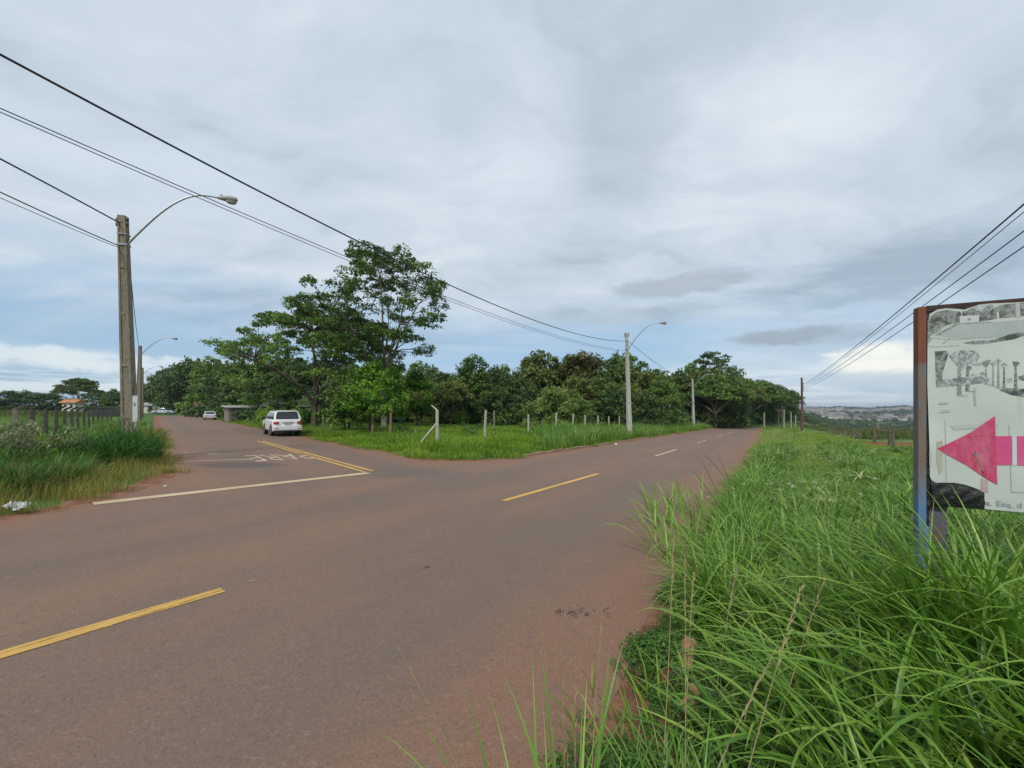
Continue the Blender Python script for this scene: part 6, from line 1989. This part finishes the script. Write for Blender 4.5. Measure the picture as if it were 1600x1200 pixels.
decal('side_writing_smudge', [(1451, 706), (1454, 706), (1454.5, 728), (1451.5, 728)], ink('smudge', (.40, .42, .40), .1))
decal('reddish_tape', [(1532.5, 747), (1542, 751), (1543, 769), (1532, 768)], ink('reddish tape', (.45, .34, .33), .15))
# torn lower corner lettering
def board_text(body, px, py, hpx, m_):
    me = text_mesh(body, 1.0)
    xs = [v.co.x for v in me.vertices]; ys = [v.co.y for v in me.vertices]
    x0, y0 = min(xs), min(ys)
    p0 = bp(px, py, .0085); sc_ = (bp(px, py - hpx).z - bp(px, py).z) / .72
    tilt = Vector((be.x, be.y, 0)) + Vector((0, 0, -.012))
    for v in me.vertices:
        q = p0 + tilt * ((v.co.x - x0) * sc_) + Vector((0, 0, 1)) * ((v.co.y - y0) * sc_); v.co = q - inv
    me.materials.append(m_); return mobj('lettering', me, vinyl)
LT = ink('faded lettering ink', (.30, .33, .33), .15)
board_text('a. Esq. d', 1539.5, 791.5, 8.5, LT)
# crumpled tarpaulin at the lower corner, puffed out of plane
nx, ny = 16, 9
mb = MB(); vs = []
rng = np.random.default_rng(12)
for j in range(ny + 1):
    for i in range(nx + 1):
        a = i / nx; b = j / ny
        x_ = 1454 + (1537 - 1454) * a
        yt_ = np.interp(x_, [1454, 1462, 1490, 1507, 1522, 1537], [750, 755, 755, 758, 763, 769])
        yb_ = 788 + (x_ - 1455) * .088 + 1.0 * math.sin(a * 9)
        vs.append(bp(x_, yt_ + (yb_ - yt_) * b, .006 + .014 * abs(math.sin(a * 11 + b * 5)) * math.sin(b * math.pi) * rng.uniform(.5, 1.2)) - inv)
mb.add(vs, [(j * (nx + 1) + i, (j + 1) * (nx + 1) + i, (j + 1) * (nx + 1) + i + 1, j * (nx + 1) + i + 1) for j in range(ny) for i in range(nx)])
mb.build('torn_tarpaulin', blackm, root, True)

# ------------------------------------------------------------------ town on the far hill
walls = [simple('town wall white', (.62, .63, .64), .9, var=.05), simple('town wall cream', (.45, .43, .38), .9, var=.05), simple('town wall grey', (.24, .24, .24), .9, var=.05), simple('town wall brick', (.22, .14, .11), .9, var=.05)]
roofs = [simple('town roof orange', (.20, .12, .09), .9, var=.05), simple('town roof brown', (.13, .095, .08), .9, var=.05), simple('town roof grey', (.24, .24, .25), .9, var=.05)]
def town_house_mesh(i, w, d, h, rh, hip):
    mb = MB(); mb.box((0, 0, h / 2 - 2), (w, d, h + 4), mi=0)
    W_, D_ = w / 2 + .5, d / 2 + .5
    if hip: ridge = [(-W_ * .4, 0, h + rh), (W_ * .4, 0, h + rh)]
    else: ridge = [(-W_, 0, h + rh), (W_, 0, h + rh)]
    mb.add([(-W_, -D_, h + .05), (W_, -D_, h + .05), (W_, D_, h + .05), (-W_, D_, h + .05)] + ridge, [(3, 2, 1, 0), (0, 1, 5, 4), (2, 3, 4, 5), (0, 4, 3), (1, 2, 5)], 1)
    for k in (-1, 0, 1):
        mb.box((k * w * .3, -d / 2, h * .5), (1.1, .16, 1.2), mi=2)
    return mb.mesh('town house %d' % i, [walls[i % 4], roofs[i % 3], M['dark']])
TH = [town_house_mesh(i, *q) for i, q in enumerate([(11, 8, 3.4, 1.6, False), (13, 9, 3.2, 2.0, True), (9, 9, 6.2, 1.4, False), (15, 10, 4.0, 1.2, False), (10, 8, 3.0, 1.8, True), (18, 11, 7.0, 1.0, False), (12, 8, 3.2, 1.6, False)])]
TL = ['small white house with orange roof in the hillside town', 'cream house with brown hipped roof in the hillside town', 'two storey grey house with grey roof in the hillside town', 'brick house with orange roof in the hillside town',
      'white house with brown hipped roof in the hillside town', 'large cream block with grey roof in the hillside town', 'grey house with orange roof in the hillside town']
rng = np.random.default_rng(55)
cnt = 0
big = MB()
pos = []
for k in range(6000):
    a = math.radians(rng.uniform(33, 60)); r = math.sqrt(rng.uniform(1150 ** 2, 2500 ** 2))
    x, y = r * math.sin(a), r * math.cos(a)
    if math.sin(x * .006 + 1) * math.sin(y * .007) > .25 or rng.random() < .35: continue
    if r < 1500 and rng.random() < .6 - .5 * (a > math.radians(43)): continue
    pos.append((r, x, y, a))
pos.sort()
pos = pos[:1700]
vis = [p for p in pos if 36.5 < math.degrees(p[3]) < 47.0][:290]
vs_ = set(id(p) for p in vis)
for p in vis:
    r, x, y, a = p
    i = int(rng.integers(0, 7))
    o = mobj('town_house', TH[i]); o.location = (x, y, H1(x, y)); o.rotation_euler = (0, 0, -a + rng.choice([0, 1.57]) + rng.normal(0, .25))
    tag(o, TL[i], 'house', 'town houses: ' + TL[i][:40])
rest = [p for p in pos if id(p) not in vs_]
m_ = len(rest)
if m_:
    P_ = np.array([(p[1], p[2]) for p in rest])
    P3 = np.column_stack([P_, gh(P_[:, 0], P_[:, 1])])
    o = scatter('far_town', P3, np.column_stack([np.zeros(m_), np.zeros(m_), -np.array([p[3] for p in rest]) + rng.choice([0, 1.57], m_) + rng.normal(0, .25, m_)]), np.ones((m_, 3)) * rng.uniform(.8, 1.2, (m_, 1)), rng.integers(0, 7, m_), TH)

# ------------------------------------------------------------------ air
HAZE = True
if HAZE:
    mb = MB(); mb.box((0, 0, (45 - 75) / 2), (14000, 14000, 45 + 75))
    hz = mb.mesh('haze', [])
    m, g, out = new_mat('thin air haze')
    pv = g.n('ShaderNodeVolumePrincipled', None, Color=(.72, .83, .95), Density=.00016)
    pv.inputs['Anisotropy'].default_value = .2
    g.nt.links.new(pv.outputs[0], out.inputs['Volume'])
    hz.materials.append(m)
    tag(mobj('haze', hz), kind='stuff')
